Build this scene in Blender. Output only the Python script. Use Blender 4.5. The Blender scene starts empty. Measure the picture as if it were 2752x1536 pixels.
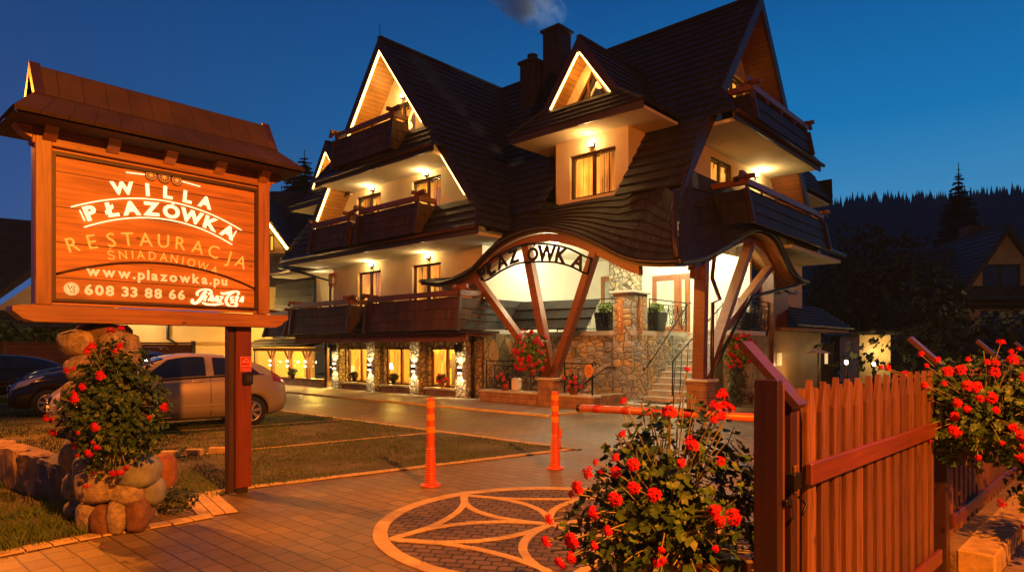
import bpy, bmesh, math, random
from mathutils import Vector, Matrix, noise
from mathutils.geometry import tessellate_polygon
R = random.Random(11)
sc = bpy.context.scene
C = sc.collection
V = Vector
rad = math.radians

# ------------------------------------------------------------------ camera
cam = bpy.data.objects.new('camera', bpy.data.cameras.new('camera'))
C.objects.link(cam)
sc.camera = cam
cam.location = (0, 0, 1.55)
cam.rotation_euler = (rad(90), 0, 0)
cam.data.sensor_width = 36
cam.data.lens = 22.82
cam.data.shift_y = 0.0606
cam.data.clip_end = 3000
cam.data.clip_start = 0.05
sc.view_settings.view_transform = 'Standard'
sc.view_settings.look = 'None'
sc.view_settings.exposure = 0
sc.view_settings.gamma = 1

# ------------------------------------------------------------------ dusk sky
w = bpy.data.worlds.new('World')
sc.world = w
w.use_nodes = True
nt = w.node_tree
bg = nt.nodes['Background']
tc = nt.nodes.new('ShaderNodeTexCoord')
sep = nt.nodes.new('ShaderNodeSeparateXYZ')
nt.links.new(tc.outputs['Generated'], sep.inputs[0])
def wramp(stops):
    r = nt.nodes.new('ShaderNodeValToRGB')
    nt.links.new(sep.outputs['Z'], r.inputs[0])
    e = r.color_ramp.elements
    e[0].position, e[0].color = stops[0][0], (*stops[0][1], 1)
    e[1].position, e[1].color = stops[-1][0], (*stops[-1][1], 1)
    for p, c in stops[1:-1]:
        n = e.new(p); n.color = (*c, 1)
    return r
r1 = wramp([(-.05, (.030, .075, .14)), (.02, (.12, .36, .62)), (.17, (.065, .32, .62)), (.30, (.006, .195, .50)), (.5, (.0003, .075, .29)), (1, (.0006, .03, .11))])
r2 = wramp([(-.05, (.02, .03, .08)), (.05, (.04, .075, .25)), (.22, (.022, .055, .21)), (.42, (.009, .043, .17)), (1, (.001, .03, .11))])
mp = nt.nodes.new('ShaderNodeMapRange')
mp.inputs[1].default_value = -.75
mp.inputs[2].default_value = .35
nt.links.new(sep.outputs['X'], mp.inputs[0])
mx = nt.nodes.new('ShaderNodeMix'); mx.data_type = 'RGBA'
nt.links.new(mp.outputs[0], mx.inputs[0])
nt.links.new(r2.outputs[0], mx.inputs[6])
nt.links.new(r1.outputs[0], mx.inputs[7])
# faint purple streaks of cloud low on the left
nz = nt.nodes.new('ShaderNodeTexNoise'); nz.inputs['Scale'].default_value = 3
mpp = nt.nodes.new('ShaderNodeMapping'); mpp.inputs['Scale'].default_value = (1, 1, 5)
mpp.inputs['Rotation'].default_value = (0, .35, 0)
nt.links.new(tc.outputs['Generated'], mpp.inputs[0]); nt.links.new(mpp.outputs[0], nz.inputs[0])
m1 = nt.nodes.new('ShaderNodeMapRange'); m1.inputs[1].default_value = .52; m1.inputs[2].default_value = .8; m1.inputs[4].default_value = .55
nt.links.new(nz.outputs['Fac'], m1.inputs[0])
m2 = nt.nodes.new('ShaderNodeMapRange'); m2.inputs[1].default_value = -.45; m2.inputs[2].default_value = -.72
nt.links.new(sep.outputs['X'], m2.inputs[0])
m3 = nt.nodes.new('ShaderNodeMath'); m3.operation = 'MULTIPLY'
nt.links.new(m1.outputs[0], m3.inputs[0]); nt.links.new(m2.outputs[0], m3.inputs[1])
mx2 = nt.nodes.new('ShaderNodeMix'); mx2.data_type = 'RGBA'
nt.links.new(m3.outputs[0], mx2.inputs[0]); nt.links.new(mx.outputs[2], mx2.inputs[6])
mx2.inputs[7].default_value = (.13, .07, .22, 1)
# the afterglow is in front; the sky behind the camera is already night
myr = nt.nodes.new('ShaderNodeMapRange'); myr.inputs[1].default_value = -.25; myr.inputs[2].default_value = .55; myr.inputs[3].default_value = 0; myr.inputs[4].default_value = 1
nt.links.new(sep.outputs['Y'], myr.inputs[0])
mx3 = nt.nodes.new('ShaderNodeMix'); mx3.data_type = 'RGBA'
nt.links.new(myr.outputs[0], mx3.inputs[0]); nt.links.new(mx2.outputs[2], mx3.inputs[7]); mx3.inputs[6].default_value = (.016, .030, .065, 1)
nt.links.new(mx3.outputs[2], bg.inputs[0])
bg.inputs[1].default_value = 1.0

# ------------------------------------------------------------------ lamps outside the frame (sodium street lighting)
SOD = (1, .235, .013)
def lamp(name, loc, power, col, radius=.12, kind='POINT', direction=None, angle=90, blend=.5, parent=None):
    l = bpy.data.lights.new(name, kind)
    l.energy = power; l.color = col
    l.shadow_soft_size = radius
    o = bpy.data.objects.new(name, l)
    C.objects.link(o)
    if kind == 'SPOT':
        l.spot_size = rad(angle); l.spot_blend = blend
    if direction:
        o.rotation_euler = V(direction).to_track_quat('-Z', 'Y').to_euler()
    if parent:
        o.parent = parent
        o.location = V(loc) - parent.location
    else:
        o.location = loc
    return o
lamp('street_lamp_light', (3.6, -1.8, 5.7), 9800, SOD, .10, 'SPOT', (-3.9, 9.0, -5.7), 134, 1.0)
lamp('street_lamp_light', (-11.2, 11.4, 6.6), 7600, SOD, .10, 'SPOT', (8.5, -3, -6.6), 140, 1.0)

# ------------------------------------------------------------------ frames
OX, OY = -1.1532, 20.2492
A = V((-.73839, .67437, 0)); B = V((.67437, .73839, 0))
def W(u, v, z):                      # building frame -> world
    return V((OX + u*A.x + v*B.x, OY + u*A.y + v*B.y, z))
def ID(x, y, z): return V((x, y, z))

# ------------------------------------------------------------------ node material helpers
def newmat(name):
    m = bpy.data.materials.new(name); m.use_nodes = True
    return m, m.node_tree, m.node_tree.nodes['Principled BSDF']
def N(t, kind, **kw):
    n = t.nodes.new('ShaderNode'+kind)
    for k, v in kw.items():
        if k in n.inputs.keys(): n.inputs[k].default_value = v
        else: setattr(n, k, v)
    return n
def ramp(t, src, stops, interp='LINEAR'):
    r = t.nodes.new('ShaderNodeValToRGB'); r.color_ramp.interpolation = interp
    e = r.color_ramp.elements
    e[0].position, e[0].color = stops[0][0], (*stops[0][1], 1)
    e[1].position, e[1].color = stops[-1][0], (*stops[-1][1], 1)
    for p, c in stops[1:-1]:
        n = e.new(p); n.color = (*c, 1)
    t.links.new(src, r.inputs[0])
    return r.outputs[0]
def coords(t, kind='Object', scale=(1, 1, 1), rot=(0, 0, 0)):
    c = t.nodes.new('ShaderNodeTexCoord'); m = t.nodes.new('ShaderNodeMapping')
    m.inputs['Scale'].default_value = scale; m.inputs['Rotation'].default_value = rot
    t.links.new(c.outputs[kind], m.inputs[0])
    return m.outputs[0]
def mixc(t, fac, a, b, mode='MIX'):
    m = t.nodes.new('ShaderNodeMix'); m.data_type = 'RGBA'; m.blend_type = mode
    for s, i in ((fac, 0), (a, 6), (b, 7)):
        if isinstance(s, (int, float)): m.inputs[i].default_value = s
        elif isinstance(s, tuple): m.inputs[i].default_value = (*s[:3], 1)
        else: t.links.new(s, m.inputs[i])
    return m.outputs[2]
def bump(t, b, h, strength=.4, dist=.02):
    n = t.nodes.new('ShaderNodeBump'); n.inputs['Strength'].default_value = strength; n.inputs['Distance'].default_value = dist
    t.links.new(h, n.inputs['Height']); t.links.new(n.outputs[0], b.inputs['Normal'])
    return n
def mat(name, col, rough=.6, metal=0., sc_=6., amt=.25, bmp=.25, bd=.01, emit=None, es=1., coat=0., stretch=(1, 1, 1), cs='Object', spec=.5):
    m, t, b = newmat(name)
    v = coords(t, cs, stretch)
    n = N(t, 'TexNoise', Scale=sc_, Detail=6., Roughness=.6); t.links.new(v, n.inputs[0])
    c = ramp(t, n.outputs['Fac'], [(.25, tuple(x*(1-amt) for x in col)), (.75, tuple(min(1, x*(1+amt)) for x in col))])
    t.links.new(c, b.inputs['Base Color'])
    b.inputs['Roughness'].default_value = rough; b.inputs['Metallic'].default_value = metal
    b.inputs['Coat Weight'].default_value = coat
    b.inputs['Specular IOR Level'].default_value = spec
    if bmp: bump(t, b, n.outputs['Fac'], bmp, bd)
    if emit:
        b.inputs['Emission Color'].default_value = (*emit, 1); b.inputs['Emission Strength'].default_value = es
    return m
def emat(name, col, s):
    m, t, b = newmat(name)
    b.inputs['Base Color'].default_value = (*col, 1)
    b.inputs['Emission Color'].default_value = (*col, 1); b.inputs['Emission Strength'].default_value = s
    return m
def wood(name, col, rough=.45, scale=1., amt=.4, axis=0, coat=0.1, knots=True, plank=0):
    """varnished timber: grain runs along UV x (axis 0) or UV y (axis 1)"""
    m, t, b = newmat(name)
    st = (1.2*scale, 22*scale, 1) if axis == 0 else (22*scale, 1.2*scale, 1)
    v = coords(t, 'UV', st)
    n = N(t, 'TexNoise', Scale=2.2, Detail=7., Roughness=.62, Distortion=.7); t.links.new(v, n.inputs[0])
    c = ramp(t, n.outputs['Fac'], [(.28, tuple(x*(1-amt) for x in col)), (.5, col), (.75, tuple(min(1, x*(1+amt)) for x in col))])
    v2 = coords(t, 'UV', (.9, .9, 1))
    n2 = N(t, 'TexNoise', Scale=1.6, Detail=2.); t.links.new(v2, n2.inputs[0])
    c = mixc(t, .55, c, ramp(t, n2.outputs['Fac'], [(.3, (.55, .5, .45)), (.7, (1.25, 1.2, 1.15))]), 'MULTIPLY')
    h = n.outputs['Fac']
    if knots:
        v3 = coords(t, 'UV', (3, 5, 1) if axis == 0 else (5, 3, 1))
        vo = N(t, 'TexVoronoi', Scale=1.1); t.links.new(v3, vo.inputs[0])
        c = mixc(t, ramp(t, vo.outputs['Distance'], [(.04, (1, 1, 1)), (.1, (0, 0, 0))]), c, tuple(x*.25 for x in col))
    if plank:
        br = N(t, 'TexBrick', Scale=1.)
        br.inputs['Brick Width'].default_value = 40.; br.inputs['Row Height'].default_value = plank
        br.inputs['Mortar Size'].default_value = .005; br.inputs['Color1'].default_value = (1, 1, 1, 1); br.inputs['Color2'].default_value = (.75, .72, .7, 1); br.inputs['Mortar'].default_value = (.15, .12, .1, 1)
        t.links.new(coords(t, 'UV', (1, 1, 1), (0, 0, rad(90) if axis else 0)), br.inputs[0])
        c = mixc(t, 1., c, br.outputs['Color'], 'MULTIPLY')
    oi = t.nodes.new('ShaderNodeObjectInfo')      # every board its own tone
    c = mixc(t, 1., c, ramp(t, oi.outputs['Random'], [(0, (.70, .66, .62)), (1, (1.25, 1.25, 1.25))]), 'MULTIPLY')
    t.links.new(c, b.inputs['Base Color'])
    b.inputs['Roughness'].default_value = rough; b.inputs['Coat Weight'].default_value = coat; b.inputs['Coat Roughness'].default_value = .3
    bump(t, b, h, .3, .006)
    return m
def brick(name, c1, c2, mort, bw, rh, ms=.008, off=.5, rough=.75, cs='UV', rot=0., bd=.012, bs=.6, nscale=3., namt=.35, sq=1., grit=60., spec=.5, rr=.0):
    m, t, b = newmat(name)
    v = coords(t, cs, (1, 1, 1), (0, 0, rot))
    d = N(t, 'TexNoise', Scale=7., Detail=3.); t.links.new(v, d.inputs[0])
    dv = N(t, 'VectorMath', operation='SCALE'); dv.inputs[3].default_value = .018
    t.links.new(d.outputs['Color'], dv.inputs[0])
    av = N(t, 'VectorMath', operation='ADD'); t.links.new(v, av.inputs[0]); t.links.new(dv.outputs[0], av.inputs[1])
    br = N(t, 'TexBrick', Scale=1., offset=off, squash=sq)
    br.inputs['Brick Width'].default_value = bw; br.inputs['Row Height'].default_value = rh
    br.inputs['Mortar Size'].default_value = ms; br.inputs['Mortar Smooth'].default_value = .3
    for k, cc in (('Color1', c1), ('Color2', c2), ('Mortar', mort)): br.inputs[k].default_value = (*cc, 1)
    t.links.new(av.outputs[0], br.inputs[0])
    n = N(t, 'TexNoise', Scale=nscale, Detail=5.); t.links.new(v, n.inputs[0])
    c = mixc(t, 1., br.outputs['Color'], ramp(t, n.outputs['Fac'], [(.3, (1-namt,)*3), (.7, (1+namt,)*3)]), 'MULTIPLY')
    g = N(t, 'TexNoise', Scale=grit, Detail=3.); t.links.new(v, g.inputs[0])
    c = mixc(t, 1., c, ramp(t, g.outputs['Fac'], [(.3, (.82,)*3), (.7, (1.15,)*3)]), 'MULTIPLY')
    t.links.new(c, b.inputs['Base Color'])
    b.inputs['Roughness'].default_value = rough
    b.inputs['Specular IOR Level'].default_value = spec
    if rr:
        t.links.new(ramp(t, n.outputs['Fac'], [(.35, (rough-rr,)*3), (.65, (rough+rr,)*3)]), b.inputs['Roughness'])
    h = mixc(t, 1., ramp(t, br.outputs['Fac'], [(0, (1, 1, 1)), (1, (0, 0, 0))]), ramp(t, g.outputs['Fac'], [(0, (.6,)*3), (1, (1, 1, 1))]), 'MULTIPLY')
    bump(t, b, h, bs, bd)
    return m
def stonemat(name, cols, scale=3.2, mort=(.12, .10, .08), edge=.05, bd=.05, st=(1, 1, 1.5), rough=.8, bs=.9):
    """irregular rubble masonry"""
    m, t, b = newmat(name)
    v = coords(t, 'Object', st)
    d = N(t, 'TexNoise', Scale=2.2, Detail=2.); t.links.new(v, d.inputs[0])
    dv = N(t, 'VectorMath', operation='SCALE'); dv.inputs[3].default_value = .22; t.links.new(d.outputs['Color'], dv.inputs[0])
    av = N(t, 'VectorMath', operation='ADD'); t.links.new(v, av.inputs[0]); t.links.new(dv.outputs[0], av.inputs[1])
    ve = N(t, 'TexVoronoi', Scale=scale, feature='DISTANCE_TO_EDGE'); vc = N(t, 'TexVoronoi', Scale=scale, feature='F1')
    for q in (ve, vc):
        q.inputs['Randomness'].default_value = .85
        t.links.new(av.outputs[0], q.inputs[0])
    sp = N(t, 'SeparateColor'); t.links.new(vc.outputs['Color'], sp.inputs[0])
    k = len(cols)
    c = ramp(t, sp.outputs[0], [((i+.02)/k, cc) for i, cc in enumerate(cols)], 'CONSTANT')
    n = N(t, 'TexNoise', Scale=14., Detail=6.); t.links.new(v, n.inputs[0])
    c = mixc(t, 1., c, ramp(t, n.outputs['Fac'], [(.3, (.65,)*3), (.7, (1.25,)*3)]), 'MULTIPLY')
    ed = ramp(t, ve.outputs['Distance'], [(edge*.35, (0, 0, 0)), (edge, (1, 1, 1))])
    c = mixc(t, ed, mort, c)
    t.links.new(c, b.inputs['Base Color']); b.inputs['Roughness'].default_value = rough
    h = mixc(t, .2, ramp(t, ve.outputs['Distance'], [(0, (0, 0, 0)), (edge*1.3, (.75,)*3), (.3, (1, 1, 1))]), n.outputs['Fac'])
    bump(t, b, h, bs, bd)
    return m

# ------------------------------------------------------------------ materials
def shingle_mat(name, col, amt=.35):
    m, t, b = newmat(name)
    v = coords(t, 'UV')
    br = N(t, 'TexBrick', Scale=1., offset=.37)
    br.inputs['Brick Width'].default_value = .13; br.inputs['Row Height'].default_value = .33
    br.inputs['Mortar Size'].default_value = .006
    br.inputs['Color1'].default_value = (*[x*1.25 for x in col], 1); br.inputs['Color2'].default_value = (*[x*.6 for x in col], 1); br.inputs['Mortar'].default_value = (*[x*.2 for x in col], 1)
    t.links.new(v, br.inputs[0])
    n = N(t, 'TexNoise', Scale=2.5, Detail=6., Roughness=.65); t.links.new(coords(t, 'UV', (14, 1.5, 1)), n.inputs[0])
    n2 = N(t, 'TexNoise', Scale=.8, Detail=3.); t.links.new(v, n2.inputs[0])
    c = mixc(t, 1., br.outputs['Color'], ramp(t, n.outputs['Fac'], [(.3, (1-amt,)*3), (.7, (1+amt,)*3)]), 'MULTIPLY')
    c = mixc(t, 1., c, ramp(t, n2.outputs['Fac'], [(.3, (.7,)*3), (.7, (1.3, 1.28, 1.2))]), 'MULTIPLY')
    t.links.new(c, b.inputs['Base Color']); b.inputs['Roughness'].default_value = .62; b.inputs['Specular IOR Level'].default_value = .35
    h = mixc(t, .5, ramp(t, br.outputs['Fac'], [(0, (1, 1, 1)), (1, (0, 0, 0))]), n.outputs['Fac'])
    bump(t, b, h, .55, .015)
    return m
SH = shingle_mat('roof_shingles', (.023, .021, .021))
SHB = shingle_mat('balcony_shingles', (.065, .032, .013), .25)
PLA = mat('plaster', (.76, .63, .42), .85, sc_=1.3, amt=.10, bmp=.15, bd=.004)
PLW = mat('white_plaster', (.74, .72, .64), .8, sc_=1.2, amt=.06, bmp=.12, bd=.004)
BEAM = wood('oiled_timber', (.19, .068, .018), .42, 1., .45)
BEAMV = wood('oiled_timber_post', (.17, .056, .012), .42, 1., .45, axis=1)
DARKW = wood('dark_timber', (.04, .018, .010), .5, 1., .4)
DARKV = wood('dark_timber_upright', (.045, .02, .010), .5, 1., .4, axis=1)
LIN = wood('pine_lining', (.50, .27, .07), .5, 1., .3, plank=.12)
SIGNW = wood('sign_board_timber', (.42, .20, .04), .5, .55, .45, plank=.31)
SIGNF = wood('sign_frame_timber', (.34, .16, .04), .42, .7, .4)
SIGNFV = wood('sign_frame_upright', (.34, .16, .04), .42, .7, .4, axis=1)
FEN = wood('fence_paint', (.125, .055, .013), .55, .8, .85, axis=1, coat=.25)
FENH = wood('fence_rail_paint', (.12, .030, .006), .42, .8, .3, axis=0, coat=.25)
IRON = mat('wrought_iron', (.012, .011, .010), .45, .6, 20, .3, .2)
BLK = mat('black_plastic', (.012, .012, .014), .35, 0, 20, .2, .05)
COPP = mat('copper_gutter', (.10, .045, .025), .35, .7, 8, .3, .1)
ZINC = mat('dark_flashing', (.06, .055, .055), .4, .6, 8, .3, .1)
LED = emat('led_rope', (1, .50, .11), 11)
BULB = emat('lamp_glow', (1, .78, .42), 26)
BULBW = emat('white_lamp_glow', (1, .80, .45), 14)
STW = stonemat('rubble_stone', [(.40, .40, .36), (.50, .42, .24), (.30, .31, .29), (.52, .40, .20), (.44, .43, .38), (.36, .36, .32)], 3.6, (.20, .17, .13), .06, .05)
STP = stonemat('pale_rubble_stone', [(.42, .37, .27), (.50, .43, .30), (.36, .32, .25), (.46, .36, .22)], 4.5, (.10, .08, .05), .08, .04, (1, 1, 1.3))
STD = stonemat('dark_clad_stone', [(.30, .20, .08), (.36, .25, .11), (.24, .18, .09), (.38, .23, .08)], 2.6, (.10, .07, .04), .04, .02, (1, 1, .6))
SAND = brick('sandstone_blocks', (.34, .20, .11), (.26, .15, .09), (.10, .06, .04), .34, .16, .006, .5, .7)
GRAN = mat('granite_slab', (.55, .53, .47), .5, 0, 30, .2, .1)
GLASS = None
def glassmat(name, tint=(1, 1, 1), refl=.03):
    m, t, b = newmat(name)
    t.nodes.remove(b)
    o = t.nodes['Material Output']
    tr = N(t, 'BsdfTransparent'); tr.inputs[0].default_value = (*tint, 1)
    gl = N(t, 'BsdfGlossy'); gl.inputs['Roughness'].default_value = .03
    fr = N(t, 'LayerWeight'); fr.inputs[0].default_value = .25
    ml = N(t, 'Math', operation='MULTIPLY_ADD'); ml.inputs[1].default_value = .35; ml.inputs[2].default_value = refl
    t.links.new(fr.outputs['Fresnel'], ml.inputs[0])
    x = N(t, 'MixShader'); t.links.new(ml.outputs[0], x.inputs[0]); t.links.new(tr.outputs[0], x.inputs[1]); t.links.new(gl.outputs[0], x.inputs[2])
    t.links.new(x.outputs[0], o.inputs[0])
    return m
GLASS = glassmat('window_glass')
CARGL = glassmat('car_glass', (.12, .13, .16), .10)
def curtmat(name, a, b, s):
    m, t, bs = newmat(name)
    n = N(t, 'TexNoise', Scale=3., Detail=3.); t.links.new(coords(t, 'Object', (7, 7, .25)), n.inputs[0])
    n2 = N(t, 'TexNoise', Scale=1.1, Detail=2.); t.links.new(coords(t, 'Object'), n2.inputs[0])
    c = ramp(t, n.outputs['Fac'], [(.34, a), (.62, b)])
    c = mixc(t, 1., c, ramp(t, n2.outputs['Fac'], [(.35, (.55, .5, .45)), (.6, (1, 1, 1))]), 'MULTIPLY')
    t.links.new(c, bs.inputs['Base Color']); t.links.new(c, bs.inputs['Emission Color']); bs.inputs['Emission Strength'].default_value = s; bs.inputs['Roughness'].default_value = .9
    return m
CURT = curtmat('lit_curtain', (.75, .20, .012), (1, .50, .06), 1.7)
CURTD = curtmat('dim_curtain', (.10, .03, .008), (.9, .36, .05), 1.1)
CURT_ = mat('lit_curtain', (.70, .42, .14), .9, 0, 3, .2, 0, emit=(1, .44, .04), es=1.9, stretch=(9, 9, .4))
CURTD_ = mat('dim_curtain_lining', (.35, .2, .1), .9, 0, 3, .3, 0, emit=(1, .38, .05), es=.75, stretch=(9, 9, .4))
ROOMG = mat('lit_room_wall', (.6, .4, .2), .9, 0, 1.4, .6, 0, emit=(1, .42, .06), es=.9)
LEAF = mat('geranium_leaf', (.030, .075, .012), .5, 0, 9, .6, .2, .004, spec=.4)
LEAFD = mat('dark_leaf', (.03, .05, .012), .55, 0, 6, .5, .2, .004)
LEAFG = mat('bright_leaf', (.12, .22, .03), .5, 0, 6, .5, .2, .004)
PETAL = mat('red_petal', (.50, .010, .028), .7, 0, 30, .4, 0, spec=.08)
PETALP = mat('pink_petal', (.62, .06, .10), .7, 0, 30, .3, 0, spec=.1)
STEM = mat('plant_stem', (.22, .20, .07), .6, 0, 20, .3, 0)

# ------------------------------------------------------------------ mesh builder
class MB:
    def __init__(s, T=None):
        s.v = []; s.f = []; s.uv = {}; s.T = T or ID; s.sm = set()
    def P(s, *p):
        s.v.append(s.T(*p)); return len(s.v)-1
    def Wp(s, p):
        s.v.append(V(p)); return len(s.v)-1
    def face(s, ids, uv=None, smooth=False):
        s.f.append(tuple(ids))
        if uv: s.uv[len(s.f)-1] = uv
        if smooth: s.sm.add(len(s.f)-1)
    def quad(s, *pts, uv=None):
        s.face([s.P(*p) for p in pts], uv)
    def hexa(s, c):     # 8 corners: bottom 4, top 4
        i = [s.P(*p) for p in c]
        for q in ((0, 3, 2, 1), (4, 5, 6, 7), (0, 1, 5, 4), (1, 2, 6, 5), (2, 3, 7, 6), (3, 0, 4, 7)):
            s.face([i[k] for k in q])
    def box(s, x0, x1, y0, y1, z0, z1):
        s.hexa([(x0, y0, z0), (x1, y0, z0), (x1, y1, z0), (x0, y1, z0), (x0, y0, z1), (x1, y0, z1), (x1, y1, z1), (x0, y1, z1)])
    def bbox(s, x0, x1, y0, y1, z0, z1, r=.01):     # box with chamfered edges
        bm = bmesh.new()
        bmesh.ops.create_cube(bm, size=1)
        for vv in bm.verts:
            vv.co = V(((x0+x1)/2+vv.co.x*(x1-x0), (y0+y1)/2+vv.co.y*(y1-y0), (z0+z1)/2+vv.co.z*(z1-z0)))
        bmesh.ops.bevel(bm, geom=bm.edges[:], offset=r, segments=1, affect='EDGES')
        s.addbm(bm)
    def addbm(s, bm, mtx=None, smooth=False):
        base = len(s.v)
        for vv in bm.verts:
            co = mtx @ vv.co if mtx else vv.co
            s.v.append(s.T(*co))
        bm.verts.index_update()
        for ff in bm.faces: s.face([base+vv.index for vv in ff.verts], smooth=smooth)
        bm.free()
    def beam(s, p, q, w, h, up=(0, 0, 1)):   # in world space after T
        p = s.T(*p); q = s.T(*q); d = (q-p).normalized()
        up = V(up)
        if abs(d.dot(up.normalized())) > .98: up = B
        x = d.cross(up).normalized(); y = x.cross(d).normalized()
        i = []
        for c in (p, q):
            for a, b in ((-1, -1), (1, -1), (1, 1), (-1, 1)):
                i.append(s.Wp(c+x*a*w/2+y*b*h/2))
        for qd in ((3, 2, 1, 0), (4, 5, 6, 7), (0, 1, 5, 4), (1, 2, 6, 5), (2, 3, 7, 6), (3, 0, 4, 7)):
            s.face([i[k] for k in qd], )
    def tube(s, path, r, n=8, cap=True, smooth=True, raw=False):
        pts = [V(p) if raw else s.T(*p) for p in path]
        rr = r if isinstance(r, (list, tuple)) else [r]*len(pts)
        rings = []; prev = None
        for i, p in enumerate(pts):
            d = (pts[min(i+1, len(pts)-1)]-pts[max(i-1, 0)])
            d = d.normalized() if d.length > 1e-9 else V((0, 0, 1))
            if prev is None:
                x = d.cross(V((0, 0, 1)) if abs(d.z) < .95 else V((1, 0, 0))).normalized()
            else:
                x = (prev-d*prev.dot(d)); x = x.normalized() if x.length > 1e-6 else prev
            prev = x; y = d.cross(x)
            rings.append([s.Wp(p+(x*math.cos(2*math.pi*k/n)+y*math.sin(2*math.pi*k/n))*rr[i]) for k in range(n)])
        L = 0
        for i in range(len(rings)-1):
            l2 = L+(pts[i+1]-pts[i]).length
            for k in range(n):
                k2 = (k+1) % n
                a0, a1 = k/n*rr[i]*6.3, (k+1)/n*rr[i]*6.3
                s.face((rings[i][k], rings[i][k2], rings[i+1][k2], rings[i+1][k]), [(L, a0), (L, a1), (l2, a1), (l2, a0)], smooth)
            L = l2
        if cap:
            s.face(rings[0][::-1]); s.face(rings[-1])
    def prism(s, pts, f0, f1):   # pts 2D list; f0,f1 map (a,b)->T coords
        a = [s.P(*f0(*p)) for p in pts]; b = [s.P(*f1(*p)) for p in pts]
        n = len(pts)
        s.face(a[::-1]); s.face(b)
        for i in range(n): s.face((a[i], a[(i+1) % n], b[(i+1) % n], b[i]))
    def lathe(s, prof, c, n=16, smooth=True, axis='z'):
        rings = []
        for r_, z_ in prof:
            ring = []
            for k in range(n):
                an = 2*math.pi*k/n
                if axis == 'z': q = (c[0]+r_*math.cos(an), c[1]+r_*math.sin(an), c[2]+z_)
                else: q = (c[0]+r_*math.cos(an), c[1]+z_, c[2]+r_*math.sin(an))
                ring.append(s.P(*q))
            rings.append(ring)
        for i in range(len(rings)-1):
            for k in range(n):
                s.face((rings[i][k], rings[i][(k+1) % n], rings[i+1][(k+1) % n], rings[i+1][k]), smooth=smooth)
        s.face(rings[0][::-1]); s.face(rings[-1])
    def build(s, name, m, parent=None, recalc=True):
        me = bpy.data.meshes.new(name)
        if not s.v: s.Wp((0, 0, 0))
        if parent is not None: org = parent_origin(parent)
        else:
            xs = [p.x for p in s.v]; ys = [p.y for p in s.v]; zs = [p.z for p in s.v]
            org = V(((min(xs)+max(xs))/2, (min(ys)+max(ys))/2, min(zs)))
        me.from_pydata([p-org for p in s.v], [], s.f)
        ul = me.uv_layers.new(name='UVMap').data
        for pi, poly in enumerate(me.polygons):
            u = s.uv.get(pi)
            if u:
                for k, li in enumerate(poly.loop_indices): ul[li].uv = u[k]
            else:
                n = poly.normal
                if abs(n.z) > .75:
                    for li, vi in zip(poly.loop_indices, poly.vertices):
                        p = s.v[vi]; ul[li].uv = (p.x, p.y)
                else:
                    tx = V((-n.y, n.x, 0)).normalized()
                    for li, vi in zip(poly.loop_indices, poly.vertices):
                        p = s.v[vi]; ul[li].uv = (p.dot(tx), p.z)
            if pi in s.sm: poly.use_smooth = True
        if recalc:
            bm = bmesh.new(); bm.from_mesh(me); bmesh.ops.recalc_face_normals(bm, faces=bm.faces[:]); bm.to_mesh(me); bm.free()
        me.materials.append(m)
        o = bpy.data.objects.new(name, me); C.objects.link(o)
        if parent is not None:
            o.parent = parent
            o.location = (0, 0, 0)
        else: o.location = org
        return o
def parent_origin(p):
    loc = V(p.location)
    while p.parent: p = p.parent; loc = loc+V(p.location)
    return loc
def tag(o, label=None, cat=None, group=None, kind=None):
    if label: o['label'] = label
    if cat: o['category'] = cat
    if group: o['group'] = group
    if kind: o['kind'] = kind
    return o
def thing(name, loc, label, cat, group=None, rz=0):
    o = bpy.data.objects.new(name, None); C.objects.link(o)
    o.location = loc; o.rotation_euler = (0, 0, rz); o.empty_display_size = .2
    return tag(o, label, cat, group)
def structure(o):
    o['kind'] = 'structure'; return o
def kids(o): return [c for c in bpy.data.objects if c.parent == o]
def copy_tree(o, kidmap, parent=None):
    c = o.copy(); C.objects.link(c); c.parent = parent
    for ch in kidmap.get(o.name, []): copy_tree(ch, kidmap, c)
    return c
def kidmap():
    km = {}
    for o in bpy.data.objects:
        if o.parent: km.setdefault(o.parent.name, []).append(o)
    return km

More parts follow.
